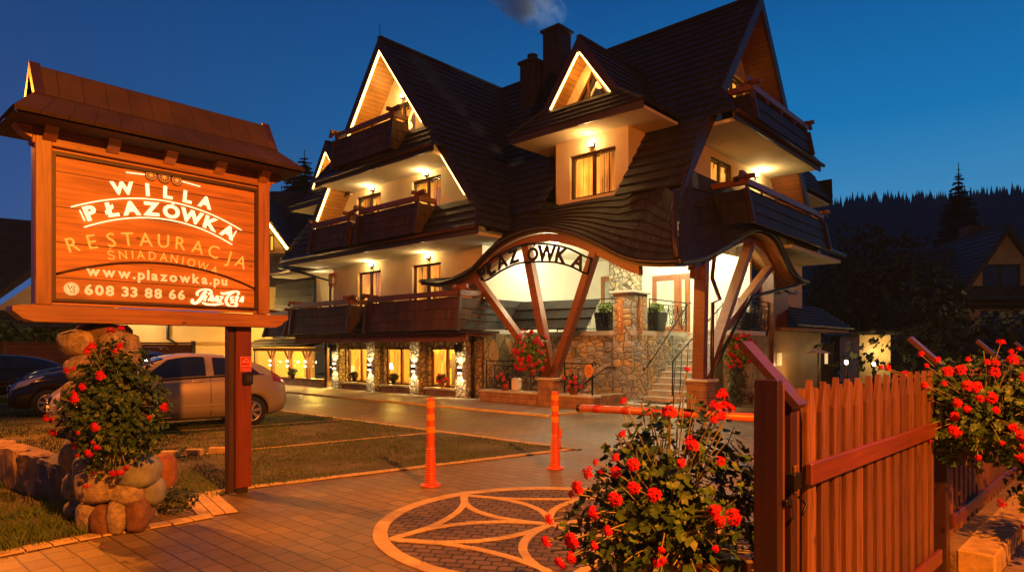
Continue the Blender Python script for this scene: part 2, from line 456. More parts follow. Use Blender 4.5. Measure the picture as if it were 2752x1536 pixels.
# glyphs from the built-in font, as flat polygons
_gl = {}
def glyph(ch, off=0., ext=.0):
    key = (ch, off, ext)
    if key not in _gl:
        cu = bpy.data.curves.new('g', 'FONT'); cu.body = ch; cu.offset = off; cu.extrude = ext; cu.resolution_u = 3
        cu.size = 1; ob = bpy.data.objects.new('g', cu); C.objects.link(ob)
        dg = bpy.context.evaluated_depsgraph_get(); e = ob.evaluated_get(dg); me = e.to_mesh()
        vs = [tuple(v.co) for v in me.vertices]; fs = [tuple(p.vertices) for p in me.polygons]
        e.to_mesh_clear(); bpy.data.objects.remove(ob); bpy.data.curves.remove(cu)
        xs = [v[0] for v in vs] or [0, .25]
        _gl[key] = (vs, fs, min(xs), max(xs))
    return _gl[key]
def put_glyph(mb, ch, x, y, size, ang=0., off=0., ext=.02, sx=1., center=True, shear=0., f=lambda a, b, c: (a, b, c)):
    if ch == 'Ó':       # O plus its accent as one raised stroke
        put_glyph(mb, 'O', x, y, size, ang, off, ext, sx, center, shear, f)
        ca, sa = math.cos(ang), math.sin(ang); q = []
        for ex in (-ext, ext):
            for lx, ly in ((-.02, .76), (.05, .74), (.17, .88), (.07, .90)):
                lx *= size*sx; ly *= size; q.append(mb.P(*f(x+lx*ca-ly*sa, y+lx*sa+ly*ca, ex*size)))
        mb.face(q[:4]); mb.face(q[4:])
        for k in range(4): mb.face((q[k], q[(k+1) % 4], q[4+(k+1) % 4], q[4+k]))
        return
    vs, fs, x0, x1 = glyph(ch, off, ext)
    cx = (x0+x1)/2 if center else x0
    ca, sa = math.cos(ang), math.sin(ang)
    base = len(mb.v)
    for vx, vy, vz in vs:
        lx = (vx-cx)*size*sx+shear*vy*size; ly = vy*size
        mb.P(*f(x+lx*ca-ly*sa, y+lx*sa+ly*ca, vz*size))
    for q in fs: mb.face([base+i for i in q])
def text_line(mb, txt, x, y, size, off=0., ext=.02, sx=1., track=0., f=lambda a, b, c: (a, b, c), width=None, shear=0.):
    pos = []; cx = 0
    for ch in txt:
        if ch == ' ': cx += .32+track; pos.append(None); continue
        _, _, x0, x1 = glyph(ch, off, ext)
        pos.append(cx); cx += (x1-x0)+.09+track
    if width: sx = width/(cx*size)
    for ch, p in zip(txt, pos):
        if p is not None: put_glyph(mb, ch, x+p*size*sx, y, size, 0, off, ext, sx, False, shear, f)

def wall_poly(mb, outline, holes, fmap, depth):
    """outline/holes: 2D loops; fmap(a,b,q) -> T coords; holes get reveals of the given depth (into the wall)"""
    loops = [[V((a, b, 0)) for a, b in lp] for lp in [outline]+holes]
    tris = tessellate_polygon(loops)
    flat = [p for lp in loops for p in lp]
    ids = [mb.P(*fmap(p.x, p.y, 0)) for p in flat]
    for t3 in tris: mb.face([ids[i] for i in t3])
    for h in holes:
        for i in range(len(h)):
            a, b = h[i], h[(i+1) % len(h)]
            mb.quad(fmap(a[0], a[1], 0), fmap(b[0], b[1], 0), fmap(b[0], b[1], -depth), fmap(a[0], a[1], -depth))
def shingles(mb, P, n, ns, out, lip=.05, rng=R, ulen=None, jit=.008):
    """P(s,t): surface point in world space (t runs downhill); stepped courses"""
    L = (P(1, .5)-P(0, .5)).length if ulen is None else ulen
    H = (P(.5, 1)-P(.5, 0)).length
    row = H/n
    for i in range(n):
        t0 = max(0, (i-.12)/n); t1 = (i+1)/n
        up = []; lo = []; us = []
        lj = 0
        for k in range(ns+1):
            s_ = k/ns
            p0 = P(s_, t0); p1 = P(s_, t1)
            e = .5/ns
            tg = P(min(1, s_+e), t1)-P(max(0, s_-e), t1)
            dn = p1-p0
            nn = tg.cross(dn)
            if nn.length > 1e-9: nn.normalize()
            if nn.dot(out) < 0: nn = -nn
            lj = rng.uniform(-jit, jit)
            up.append(p0+nn*.004); lo.append(p1+nn*(lip+lj)+(dn.normalized()*lj if dn.length > 1e-6 else V())); us.append((s_*L, nn))
        iu = [mb.Wp(p) for p in up]; il = [mb.Wp(p) for p in lo]; ib = [mb.Wp(p-us[k][1]*lip*1.2) for k, p in enumerate(lo)]
        for k in range(ns):
            u0, u1 = us[k][0], us[k+1][0]
            v0, v1 = -(i-.0)*.33, -(i+1)*.33+.005
            mb.face((iu[k], iu[k+1], il[k+1], il[k]), [(u0, v0), (u1, v0), (u1, v1), (u0, v1)])
            mb.face((il[k], il[k+1], ib[k+1], ib[k]), [(u0, v1), (u1, v1), (u1, v1-.04), (u0, v1-.04)])
def shq(mb, a, b, c, d, out, n=None, lip=.05):
    """shingled quad a-b top edge, d-c bottom edge, world points"""
    H = max((d-a).length, (c-b).length); L = max((b-a).length, (c-d).length)
    P = lambda s_, t: (a.lerp(b, s_)).lerp(d.lerp(c, s_), t)
    shingles(mb, P, n or max(1, round(H/.33)), max(2, int(L/.45)), out, lip, ulen=L)
# ================================================================== GUESTHOUSE
GH = thing('guesthouse', W(0, 0, 0), 'large highland-style guesthouse with steep dark shingle gables, lit balconies and a wavy porch roof', 'guesthouse')
LF = lambda p, q, z: W(p, -q, z)
RF = lambda p, q, z: W(-6.0-q, p, z)
def nrm(F): return (F(0, 1, 0)-F(0, 0, 0)).normalized()
def part(name, mb, m, parent=GH): return mb.build(name, m, parent)

def window(F, p0, p1, z0, z1, depth=.14, mull=1, curt=('l', 'd'), root=GH, fm=None, wf=.06, trans=None, ext=.85):
    """fixed frame + sashes set back in the wall opening; pane and curtains are sub-parts"""
    m = MB(F); q1, q0 = -depth+.05, -depth-.03
    m.box(p0, p1, q0, q1, z0, z0+wf); m.box(p0, p1, q0, q1, z1-wf, z1)
    m.box(p0, p0+wf, q0, q1, z0+wf, z1-wf); m.box(p1-wf, p1, q0, q1, z0+wf, z1-wf)
    n = mull+1; wd = (p1-p0)/n
    for i in range(1, n): m.box(p0+i*wd-.04, p0+i*wd+.04, q0, q1+.012, z0+wf, z1-wf)
    if trans: m.box(p0+wf, p1-wf, q0, q1-.004, trans-.03, trans+.03)
    fr = m.build('window', fm or DARKW, root)
    g = MB(F); g.quad((p0+wf, q0+.03, z0+wf), (p1-wf, q0+.03, z0+wf), (p1-wf, q0+.03, z1-wf), (p0+wf, q0+.03, z1-wf))
    g.build('pane', GLASS, fr)
    for i, k in enumerate(curt):
        if k == ' ': continue
        c = MB(F); a0 = p0+i*wd+.05; a1 = a0+wd-.1; st = 26
        ids = []
        for j in range(st+1):
            x = a0+(a1-a0)*j/st; qq = -depth-.14+.035*math.sin(j*1.9+i)+.012*math.sin(j*4.3)
            ids.append((c.P(x, qq, z0+.03), c.P(x, qq, z1-.05)))
        for j in range(st): c.face((ids[j][0], ids[j+1][0], ids[j+1][1], ids[j][1]), smooth=True)
        c.build('curtain', CURT if k == 'l' else CURTD, fr)
    if not curt: return fr
    b = MB(F); b.quad((p0-ext, -depth-.5, z0-.2), (p1+ext, -depth-.5, z0-.2), (p1+ext, -depth-.5, z1+.03), (p0-ext, -depth-.5, z1+.03))
    b.build('lit_room', ROOMG, fr)
    return fr
def rectl(a0, a1, b0, b1): return [(a0, b0), (a1, b0), (a1, b1), (a0, b1)]
def wall_lamp(F, p, q, z, power=35, up=True, col=(1, .62, .21)):
    m = MB(F); m.box(p-.09, p+.09, q, q+.05, z-.05, z+.05); m.box(p-.05, p+.05, q+.05, q+.14, z-.07, z-.02)
    o = m.build('wall_lamp', ZINC, GH)
    b = MB(F); b.box(p-.055, p+.055, q+.055, q+.13, z-.018, z+.05); b.build('bulb', BULB, o)
    lamp('lamp_light', F(p, q+.24, z+.02), power*1.0, col, .05, parent=GH)
def rail(F, pts, z, root, ends=True, h=.15, w_=.11):
    m = MB(F)
    for a, b in zip(pts[:-1], pts[1:]):
        m.beam((a[0], a[1], z), (b[0], b[1], z), w_, h)
    n = len(pts)
    for a, b in zip(pts[:-1], pts[1:]):
        L = math.hypot(a[0]-b[0], a[1]-b[1]); k = max(1, int(L/.9))
        for i in range(k+1):
            x = a[0]+(b[0]-a[0])*i/k; y = a[1]+(b[1]-a[1])*i/k
            m.beam((x, y, z-.17), (x, y, z-.06), .05, .05)
    o = m.build('rail', BEAM, root)
    e = MB(F)   # carved rail heads that run past the corner
    for i in range(1, n-1) if n > 2 else []:
        x, y = pts[i]
        dx = 1 if pts[i][0] > sum(p[0] for p in pts)/n else -1
        e.beam((x-dx*.10, y, z+.11), (x+dx*.34, y, z+.15), .10, .13)
        e.beam((x+dx*.30, y, z+.10), (x+dx*.40, y, z+.04), .10, .07)
        e.beam((x, y-.35, z+.1), (x, y+.22, z+.13), .09, .11)
        e.build('rail_end', BEAM, root); e = MB(F)
def balcony(F, p0, p1, zb, zt, qt, qb, qback, parent=GH, railz=None):
    out = nrm(F)
    m = MB()
    shq(m, F(p0, qt, zt), F(p1, qt, zt), F(p1, qb, zb), F(p0, qb, zb), out, lip=.035)
    for p, s in ((p0, -1), (p1, 1)):
        shq(m, F(p, qback, zt), F(p, qt, zt), F(p, qb, zb), F(p, qback, zb), (F(s, 0, 0)-F(0, 0, 0)).normalized(), lip=.035)
    for p in (p0, p1): pass
    k = [m.Wp(F(*c)) for c in ((p0+.03, qt-.12, zt+.02), (p1-.03, qt-.12, zt+.02), (p1-.03, qt+.03, zt+.02), (p0+.03, qt+.03, zt+.02))]
    m.face(k)
    k = [m.Wp(F(*c)) for c in ((p0+.03, qt-.12, zt+.02), (p1-.03, qt-.12, zt+.02), (p1-.03, qt-.12, zb), (p0+.03, qt-.12, zb))]
    m.face(k)
    o = m.build('balcony', SHB if F is LF else SH, parent)
    for p in (p0, p1):
        c = MB(F); c.beam((p, qt+.03, zt+.02), (p, qb+.05, zb-.02), .12, .10)
        c.build('corner_board', DARKV, o)
    rail(F, [(p0+.06, qback), (p0+.06, qt), (p1-.06, qt), (p1-.06, qback)], (railz or zt+.22), o)
    return o

LINR = wood('unlit_pine_lining', (.30, .12, .04), .5, 1., .3, plank=.12)  # lining colour darkened and reddened to stand for the missing strip light
def gable_wing(F, pc, k, zr, qbar, qback, zlow, led, lv2, lv3, holes, basez, p0w, p1w, sideL=True, side_zl=None, soft_back=3.2, skirt2=True):
    out = nrm(F); hw = lambda z: k*(zr-z)
    sd = (F(1, 0, 0)-F(0, 0, 0)).normalized()
    roof = MB(); lin = MB(F); strip = MB(F)
    nn = {}
    for sg in (-1, 1):
        zl = side_zl[sg] if side_zl else zlow
        o2 = (sd*sg*1.0+V((0, 0, k))).normalized()
        if side_zl and sg < 0:
            zm = 7.45; x1 = pc+sg*hw(zm); x2 = pc+sg*hw(zl)
            shq(roof, F(pc, qback, zr), F(pc, qbar, zr), F(x1, qbar, zm), F(x1, qback, zm), o2, lip=.055)
            for qa, qb_ in ((-.92, qbar), (qback, -3.42)): shq(roof, F(x1, qa, zm), F(x1, qb_, zm), F(x2, qb_, zl), F(x2, qa, zl), o2, lip=.055)
        else: shq(roof, F(pc, qback, zr), F(pc, qbar, zr), F(pc+sg*hw(zl), qbar, zl), F(pc+sg*hw(zl), qback, zl), o2, lip=.055)
        # lining under the overhang
        th = .27
        zt = zr-th/k
        lin.quad((pc, qbar-.03, zt), (pc, -.3, zt), (pc+sg*(hw(zl)-th), -.3, zl), (pc+sg*(hw(zl)-th), qbar-.03, zl))
        # barge board
        fas = MB(F); fas.prism([(pc, zr+.05), (pc+sg*(hw(zl)+.04), zl-.02), (pc+sg*(hw(zl)-th-.01), zl-.02), (pc, zr+.05-(th+.06)/k)],
                  lambda a, b: (a, qbar-.03, b), lambda a, b: (a, qbar+.05, b)); part('bargeboard', fas, DARKW)
        if led:
            for z0, z1 in led:
                off = th+.05
                strip.tube([(pc+sg*(hw(z1)-off), qbar+.0, z1), (pc+sg*(hw(z0)-off), qbar+.0, z0)], .045, 6, cap=True)
    # ridge cap + lightning wire
    roof.beam(F(pc, qback, zr+.03), F(pc, qbar+.05, zr+.03), .16, .08)
    part('roof', roof, SH); part('soffit_lining', lin, LIN if led else LINR)
    if led: part('light_strip', strip, LED)
    wire = MB(F)
    wire.tube([(pc, qbar, zr+.12), (pc, qback, zr+.12)], .01, 4)
    y = qbar
    while y > qback: wire.tube([(pc, y, zr), (pc, y, zr+.13)], .01, 4); y -= 1.
    wire.tube([(pc, qbar, zr), (pc, qbar, zr+.5)], .012, 4)
    part('lightning_wire', wire, ZINC)
    if led:
        for sg in (-1, 1): lamp('lamp_light', F(pc+sg*.75, qbar-.35, zr-2.3), 16, (1, .50, .10), .15, parent=GH)
    # gable wall
    hi = lambda z: hw(z)-.29
    outl = [(p0w, basez), (p1w, basez), (p1w, min(zlow, 4.8)), (pc+hi(4.85), 4.85), (pc, zr-.29/k-.02), (pc-hi(4.85), 4.85), (p0w, min(zlow, 4.8))]
    mw = MB(F); wall_poly(mw, outl, [rectl(*h) for h in holes], lambda a, b, q: (a, q, b), .14)
    wall = part('wall', mw, PLA)
    # storey soffits + skirts
    for (zs, zsk, ztop, qe, qe0, qs) in (lv2, lv3):
        if zs is None: continue
        h_ = hw(zs)
        m = MB(F)
        bk = -soft_back if zs < 6 else -.05
        m.box((pc-h_+.32) if (zs > 6 or skirt2) else 5.6, pc+h_-.32, bk, qe-.08, zs-.09, zs)
        m.build('soffit', PLW, GH)
        if zs < 6 and not skirt2: continue
        sk = MB()
        shq(sk, F(pc-hw(ztop), qs, ztop), F(pc+hw(ztop), qs, ztop), F(pc+hw(zsk), qe, zsk), F(pc-hw(zsk), qe, zsk), out, lip=.05)
        for sg in (-1, 1):
            a = F(pc+sg*hw(ztop), qs, ztop); b = F(pc+sg*hw(zsk), qe, zsk); c = F(pc+sg*hw(zsk), qbar-.02, zsk)
            a2 = F(pc+sg*hw(ztop), qbar-.02, ztop)
            shq(sk, a2, a, b, c, sd*sg, lip=.05)
            sk.beam(a, b, .09, .07)
        sk.build('skirt_roof', SH, GH)
        fb = MB(F); fb.box(pc-hw(zsk)+.02, pc+hw(zsk)-.02, qe-.07, qe-.015, zs-.10, zsk-.01)
        fb.build('eaves_board', DARKW, GH)
        gt = MB(F); gt.tube([(pc-hw(zsk)+.02, qe+.07, zsk-.03), (pc+hw(zsk)-.02, qe+.07, zsk-.03)], .055, 8)
        gt.build('gutter', COPP, GH)
    return wall

# ---- left wing (three storeys of balconies facing the street)
lh = [(2.9, 4.4, 8.62, 10.12), (1.6, 3.1, 5.4, 7.26), (4.88, 6.4, 5.4, 7.22), (1.6, 3.1, 2.1, 4.38), (4.88, 6.33, 2.1, 4.38)]
gable_wing(LF, 3.65, .76, 12.03, .94, -5.1, 4.9, [(8.72, 11.75), (6.1, 7.46)],
           (4.82, 4.93, 5.95, 1.62, .9, .92), (7.56, 7.66, 8.55, 1.45, .9, .92), lh, 1.9, -.3, 8.0)
window(LF, *lh[0], curt='dl', ext=.02); window(LF, *lh[1], curt='dl'); window(LF, *lh[2], curt='dd'); window(LF, *lh[3], curt='dd'); window(LF, *lh[4], curt='dl')
wall_lamp(LF, 3.55, 0, 10.28, 26); wall_lamp(LF, 2.3, 0, 7.36, 40); wall_lamp(LF, 5.35, 0, 7.36, 40)
wall_lamp(LF, 2.2, 0, 4.58, 34); wall_lamp(LF, 5.4, 0, 4.58, 34)
balcony(LF, 2.15, 5.5, 7.86, 8.80, 1.50, 1.60, .9, railz=8.98)
balcony(LF, .75, 3.85, 5.0, 5.92, 1.62, 1.78, .9, railz=6.08)
balcony(LF, 4.4, 6.75, 5.0, 5.82, 1.62, 1.78, .9, railz=5.98)
# first-floor gallery over the restaurant
m = MB()
shq(m, LF(-1.1, .75, 3.0), LF(10.1, .75, 3.0), LF(10.1, 1.62, 2.1), LF(-1.1, 1.62, 2.1), nrm(LF), lip=.05)
shq(m, LF(-1.1, -1.2, 3.0), LF(-1.1, .75, 3.0), LF(-1.1, 1.62, 2.1), LF(-1.1, -1.2, 2.1), -A, lip=.05)
part('skirt_roof', m, SH)
m = MB(LF); m.box(-1.05, 10.0, -.0, 1.6, 1.99, 2.06); part('balcony_floor', m, DARKW)
balcony(LF, -1.1, 3.35, 2.07, 2.98, 1.64, 1.74, .7, railz=3.13)
balcony(LF, 4.35, 8.15, 2.07, 2.98, 1.64, 1.74, .7, railz=3.13)
balcony(LF, 8.6, 10.2, 2.0, 2.80, 1.5, 1.74, .7, railz=2.9)
m = MB(LF); m.box(-.9, 8.7, 1.15, 1.25, 1.74, 1.985); m.box(-.9, 8.7, 0.05, 1.14, 1.93, 1.985); part('fascia_beam', m, BEAM)
m = MB(); shq(m, W(-1.1, 0.9, 2.98), W(-1.1-2.6, 1.5, 2.98), W(-3.7, .8, 2.1), W(-1.1, .2, 2.1), -B, lip=.05)
part('skirt_roof', m, SH)

# ---- right wing, gable end towards the right
rh = [(4.6, 6.2, 8.7, 10.05), (3.76, 5.33, 5.5, 7.2)]
gable_wing(RF, 5.1, .76, 12.03, .93, -18.4, 4.9, None,
           (4.62, 4.74, 6.0, 1.75, .9, .9), (7.46, 7.56, 8.5, 1.62, .9, .9), rh, 4.4, .3, 9.9,
           side_zl={-1: 5.5, 1: 4.9}, soft_back=1.5, skirt2=False)
window(RF, *rh[0], curt='ll', ext=.02); window(RF, *rh[1], curt='ll')
# barge foot, hip board
wall_lamp(RF, 6.45, 0, 10.35, 30); wall_lamp(RF, 7.0, 0, 7.2, 60); 
balcony(RF, 2.75, 7.15, 7.60, 8.28, 1.60, 1.72, .8, railz=8.46)
balcony(RF, 2.1, 8.3, 4.75, 5.62, 1.72, 1.88, .8, railz=5.82)
m = MB(W); m.prism([(1.17, 7.1), (1.22, 7.1), (.06, 5.1), (-.02, 5.1)], lambda a, b: (-7.0, a, b), lambda a, b: (-6.9, a, b))
part('bargeboard', m, ZINC)

# ---- porch roof: two waves meeting at the corner
WF = [(1.57, 3.61), (.62, 3.49), (-.62, 3.73), (-1.6, 4.33), (-2.52, 4.62), (-3.51, 4.67), (-4.44, 4.43), (-5.18, 4.09), (-6.1, 3.64), (-6.74, 3.49), (-7.35, 3.44)]
WR = [(-.85, 3.44), (.32, 3.64), (1.18, 3.93), (2.61, 4.45), (3.67, 4.77), (4.5, 4.80), (5.1, 4.66), (5.61, 4.35), (6.27, 3.93), (7.0, 3.66), (7.7, 3.62)]
def crv(T, x):
    """Catmull-Rom through the profile points"""
    s = 1 if T[-1][0] > T[0][0] else -1
    n = len(T)
    if (x-T[0][0])*s <= 0: return T[0][1]
    if (x-T[-1][0])*s >= 0: return T[-1][1]
    for i in range(n-1):
        a, b = T[i][0], T[i+1][0]
        if (x-a)*s >= 0 and (x-b)*s <= 0:
            t = (x-a)/(b-a)
            y0 = T[max(0, i-1)][1]; y1 = T[i][1]; y2 = T[i+1][1]; y3 = T[min(n-1, i+2)][1]
            return .5*((2*y1)+(-y0+y2)*t+(2*y0-5*y1+4*y2-y3)*t*t+(-y0+3*y1-3*y2+y3)*t**3)
VE = -.85
def Pfront(s, t):
    ut = -1.55+(-6.98+1.55)*s; ub = -1.2+(-7.38+1.2)*s
    zt = 6.0 if s < .82 else 6.0-(s-.82)/.18*.85
    vt = 5.1-.76*(12.08-zt)+.02
    ss = lambda x: max(0, min(1, x))**2*(3-2*max(0, min(1, x)))
    d = ss((-1.9-ut)/.9)*ss((ut+5.9)/.9); zt = zt*(1-d)+5.74*d; vt = vt*(1-d)+.78*d
    zb = crv(WF, ub)+.10
    u = ut+(ub-ut)*t; v_ = vt+(VE-vt)*t
    g = t**.92
    return W(u, v_, zt+(zb-zt)*g-.10*math.sin(math.pi*t))
roofp = MB()
shingles(roofp, Pfront, 8, 60, (-B+V((0, 0, .8))).normalized(), .045, ulen=6.3, jit=.004)
def Pleft(s, t):      # the tongue that sweeps down to the left over the gallery
    u = -1.2+(1.62+1.2)*s
    zb = crv(WF, u)+.10
    v_ = -.02+(VE+.02)*t
    return W(u, v_, zb+(.62*(1-s)**1.2+.10)*(1-t))
shingles(roofp, Pleft, 3, 16, (-B+V((0, 0, 1.6))).normalized(), .04, ulen=3)
def Pright(s, t):
    v_b = -.85+(10.5+.85)*s
    v_t = .0+(10.1-.0)*s
    zt = 6.1
    if v_t < .75: zt = 5.15+(v_t/.75)*.95
    if v_t > 9.6: zt = 6.1-(v_t-9.6)*1.6
    f = min(1, max(0, (v_b-3.0)/1.4)); f = f*f*(3-2*f)
    zb = (crv(WR, v_b) if v_b < 4.3 else 4.78)*(1-f)+4.76*f+.08
    ub = -7.38*(1-f)+-7.72*f
    ut = -6.98+.3*min(1, v_t/1.5)
    return W(ut+(ub-ut)*t, v_t+(v_b-v_t)*t, zt+(zb-zt)*t**.95-.08*math.sin(math.pi*t))
shingles(roofp, Pright, 5, 46, (-A+V((0, 0, .8))).normalized(), .045, ulen=11, jit=.004)
part('porch_roof', roofp, SH)
hb = MB(W); hb.tube([(-6.95, -.12, 5.28), (-7.02, -.32, 4.8), (-7.15, -.55, 4.2), (-7.38, -.85, 3.56)], [.07, .07, .07, .08], 6)
part('hip_board', hb, DARKW)
# curved eaves boards, linings, gutters
def wavepath(T, f, a, b, n): return [f(a+(b-a)*i/n, crv(T, a+(b-a)*i/n)) for i in range(n+1)]
fb = MB(W); lin = MB(W)
def ribbon(mb, T, a, b, n, f0, f1):
    ids = []
    for i in range(n+1):
        x = a+(b-a)*i/n; z = crv(T, x)
        ids.append((mb.P(*f0(x, z)), mb.P(*f1(x, z))))
    for i in range(n): mb.face((ids[i][0], ids[i+1][0], ids[i+1][1], ids[i][1]), smooth=True)
for (T, a, b, n, F_) in ((WF, 1.6, -7.38, 60, lambda x, d, z: (x, VE+d, z)), (WR, -.87, 7.7, 60, lambda x, d, z: (-7.38+d, x, z))):
    dp = 1.0
    ribbon(lin, T, a, b, n, lambda x, z: F_(x, .02, z-.03), lambda x, z: F_(x, dp, z+.05))
    ribbon(fb, T, a, b, n, lambda x, z: F_(x, 0, z-.05), lambda x, z: F_(x, 0, z+.12))
    ribbon(fb, T, a, b, n, lambda x, z: F_(x, 0, z-.05), lambda x, z: F_(x, .03, z-.05))
    ribbon(fb, T, a, b, n, lambda x, z: F_(x, .03, z-.05), lambda x, z: F_(x, .03, z+.1))
part('soffit_lining', lin, LIN); part('eaves_board', fb, DARKW)
# hood sheet over the falling right half of the side arch
hd = MB(W); ribbon(hd, WR, 3.4, 7.72, 30, lambda x, z: (-7.40, x, z+.12), lambda x, z: (-6.3, x, z+.16))
part('arch_hood', hd, ZINC)
g = MB(W)
g.tube(wavepath(WF, lambda x, z: (x, VE-.06, z+.06), 1.6, -7.42, 60), .05, 6)
g.tube(wavepath(WR, lambda x, z: (-7.45, x, z+.06), -.9, 7.75, 60), .055, 6)
g.tube([(-7.80, 4.3, 4.83), (-7.80, 10.5, 4.76)], .055, 6)
part('gutter', g, ZINC)
# curved laminated beams behind the eaves
cb = MB(W)
for (T, a, b, n, f0, f1) in ((WF, .2, -6.3, 40, lambda x, z, d: (x, -.70, z+d), lambda x, z, d: (x, -.52, z+d)), (WR, .7, 7.6, 40, lambda x, z, d: (-7.05, x, z+d), lambda x, z, d: (-6.85, x, z+d))):
    for d0, d1, ff in ((-.05, -.27, None),):
        ring = []
        for i in range(n+1):
            x = a+(b-a)*i/n; z = crv(T, x)
            ring.append([cb.P(*f0(x, z, d0)), cb.P(*f1(x, z, d0)), cb.P(*f1(x, z, d1)), cb.P(*f0(x, z, d1))])
        for i in range(n):
            for k in range(4): cb.face((ring[i][k], ring[i][(k+1) % 4], ring[i+1][(k+1) % 4], ring[i+1][k]))
        cb.face(ring[0]); cb.face(ring[-1])
part('arch_beam', cb, BEAM)
# pedestals with caps, V-shaped props
def pedestal(u, v, s=.27):
    m = MB(W); m.bbox(u-s, u+s, v-s, v+s, 0, .70, .02); o = part('pedestal', m, SAND)
    m = MB(W); m.bbox(u-s-.06, u+s+.06, v-s-.06, v+s+.06, .70, .77, .015); m.build('cap_stone', GRAN, o)
pedestal(-3.55, -.60); pedestal(-6.98, 1.15)
for a, b, w_, h_ in (((-3.45, -.62, .77), (-.70, -.62, 3.62), .19, .22), ((-3.52, -.56, .77), (-2.62, -.56, 4.42), .24, .20), ((-3.65, -.62, .77), (-4.98, -.62, 3.98), .19, .24),
                     ((-6.95, 1.12, .77), (-6.95, 1.25, 3.75), .22, .30), ((-6.98, 1.35, .80), (-6.98, 4.15, 4.50), .18, .26), ((-6.95, 2.35, 2.02), (-6.95, 5.75, 4.02), .17, .24)):
    m = MB(W); m.beam(a, b, w_, h_, up=-B if b[0] != a[0] else -A); part('porch_prop', m, BEAM)
m = MB(W); m.box(-7.0, -6.82, 5.95, 6.12, .0, 4.2); part('porch_post', m, BEAMV)
# name arch
fr = lambda a, b, q: (a, -.78-q, b)
UP = [(-.87, 3.82), (-1.64, 4.17), (-2.69, 4.39), (-3.51, 4.32), (-4.24, 4.13), (-4.98, 3.80)]
LO = [(-1.20, 3.50), (-1.92, 3.76), (-2.63, 3.90), (-3.76, 3.82), (-4.33, 3.66), (-4.86, 3.42)]
m = MB(W)
for T in (UP, LO):
    for dz in (0,):
        pts = [(T[0][0]+(T[-1][0]-T[0][0])*i/24, 0) for i in range(25)]
        m.tube([(x, -.78, crv(T, x)) for x, _ in pts], .028, 6)
m.tube([(-.87, -.78, 3.82), (-1.20, -.78, 3.50)], .03, 6); m.tube([(-4.98, -.78, 3.80), (-4.86, -.78, 3.42)], .03, 6)
txt = 'PŁAZÓWKA'
us = [-1.16, -1.50, -1.93, -2.36, -3.03, -3.50, -3.98, -4.50]
for ch, u in zip(txt, us):
    zl = crv(LO, u-.06)+.045; zu = crv(UP, u)-.05
    sl = (crv(LO, u-.25)-crv(LO, u+.15))/.4
    f = lambda a, b, c: (-a, -.78-c*.5, b)     # viewer sees -u to the right
    put_glyph(m, ch, -u, zl, (zu-zl)/.70 if ch != 'Ó' else (zu-zl)/.84, math.atan(sl), .035, .04, 1.0, f=f)
part('name_arch', m, IRON)

# ---- porch interior, terrace, stairs
m = MB(W)
m.box(-.32, -.2, .0, 5.6, 1.9, 4.75)              # side wall of the left wing
m.box(-6.4, -.32, 5.6, 5.75, 1.9, 4.75)          # entrance wall
m.box(-6.6, -.2, .3, 5.7, 4.72, 4.80)            # ceiling
part('porch_wall', m, PLW)
m = MB(W); m.bbox(-2.6, -1.6, 5.0, 5.6, 2.06, 4.72, .03); part('stone_pier', m, STP)
def door(p0, p1, z0, z1, v, split):
    m = MB(W); f_ = .09
    m.box(p0, p1, v-.06, v, z1-f_, z1)
    for a in (p0, p1-f_, split-.06): m.box(a, a+(.12 if a == split-.06 else f_), v-.06, v, z0, z1-f_)
    for a, b in ((p0+f_, split-.06), (split+.06, p1-f_)):
        if b-a < .05: continue
        m.box(a, b, v-.045, v-.01, z0, z0+.22); m.box(a, b, v-.045, v-.01, z1-f_-.1, z1-f_)
        m.box(a, a+.07, v-.05, v-.01, z0+.22, z1-f_-.1); m.box(b-.07, b, v-.05, v-.01, z0+.22, z1-f_-.1)
    o = part('door', m, wood_door)
    g = MB(W); g.quad((p0+.1, v-.025, z0+.2), (p1-.1, v-.025, z0+.2), (p1-.1, v-.025, z1-.15), (p0+.1, v-.025, z1-.15)); g.build('pane', DOORGL, o)
    h = MB(W); h.tube([(split+.09, v-.05, z0+1.0), (split+.09, v-.10, z0+1.0), (split+.2, v-.10, z0+1.0)], .012, 6); h.build('handle', ZINC, o)
wood_door = wood('door_timber', (.30, .115, .035), .4, 1., .3, axis=1)
DOORGL = mat('curtained_door_glass', (.45, .50, .42), .12, 0, 2.5, .5, 0, emit=(.8, .9, .6), es=.05, stretch=(3, 3, .5))
door(-4.40, -3.02, 2.06, 4.02, 5.6, -3.98); door(-1.5, -.9, 2.06, 4.15, 5.6, -1.47)
m = MB(W)
m.box(-4.72, -.35, 1.5, 5.58, 1.92, 2.05)
m.box(-6.9, -6.05, 3.3, 5.58, 1.92, 2.05)
m.box(-6.05, -4.72, 5.0, 5.58, 1.92, 2.05)
part('terrace_floor', m, GRAN)
m = MB(W)
m.box(-4.08, -.35, 1.55, 1.75, 0, 1.915); part('stone_wall', m, STW)
m = MB(W); m.box(-4.72, -4.52, 2.41, 5.6, 0, 1.915); part('stone_wall', m, STW)
m = MB(W); m.bbox(-4.715, -4.085, 1.5, 2.4, 0, 3.10, .03); part('stone_pier', m, STW)
m = MB(W); m.bbox(-4.78, -4.02, 1.44, 2.46, 3.10, 3.17, .015); part('cap_stone', m, GRAN)
m = MB(W); m.box(-.34, .10, .06, 1.55, 0, 2.0); part('stone_wall', m, STD)
m = MB(W); m.box(-6.92, -6.72, 3.0, 6.0, 0, 1.915); part('stone_wall', m, STD)
m = MB(W)
ns = 12; v0 = 2.12; run = .245; rise = 2.05/ns
for i in range(ns):
    m.box(-6.02, -4.73, v0+i*run, v0+(i+1)*run+(.02 if i < ns-1 else 0), 0, (i+1)*rise-.045)
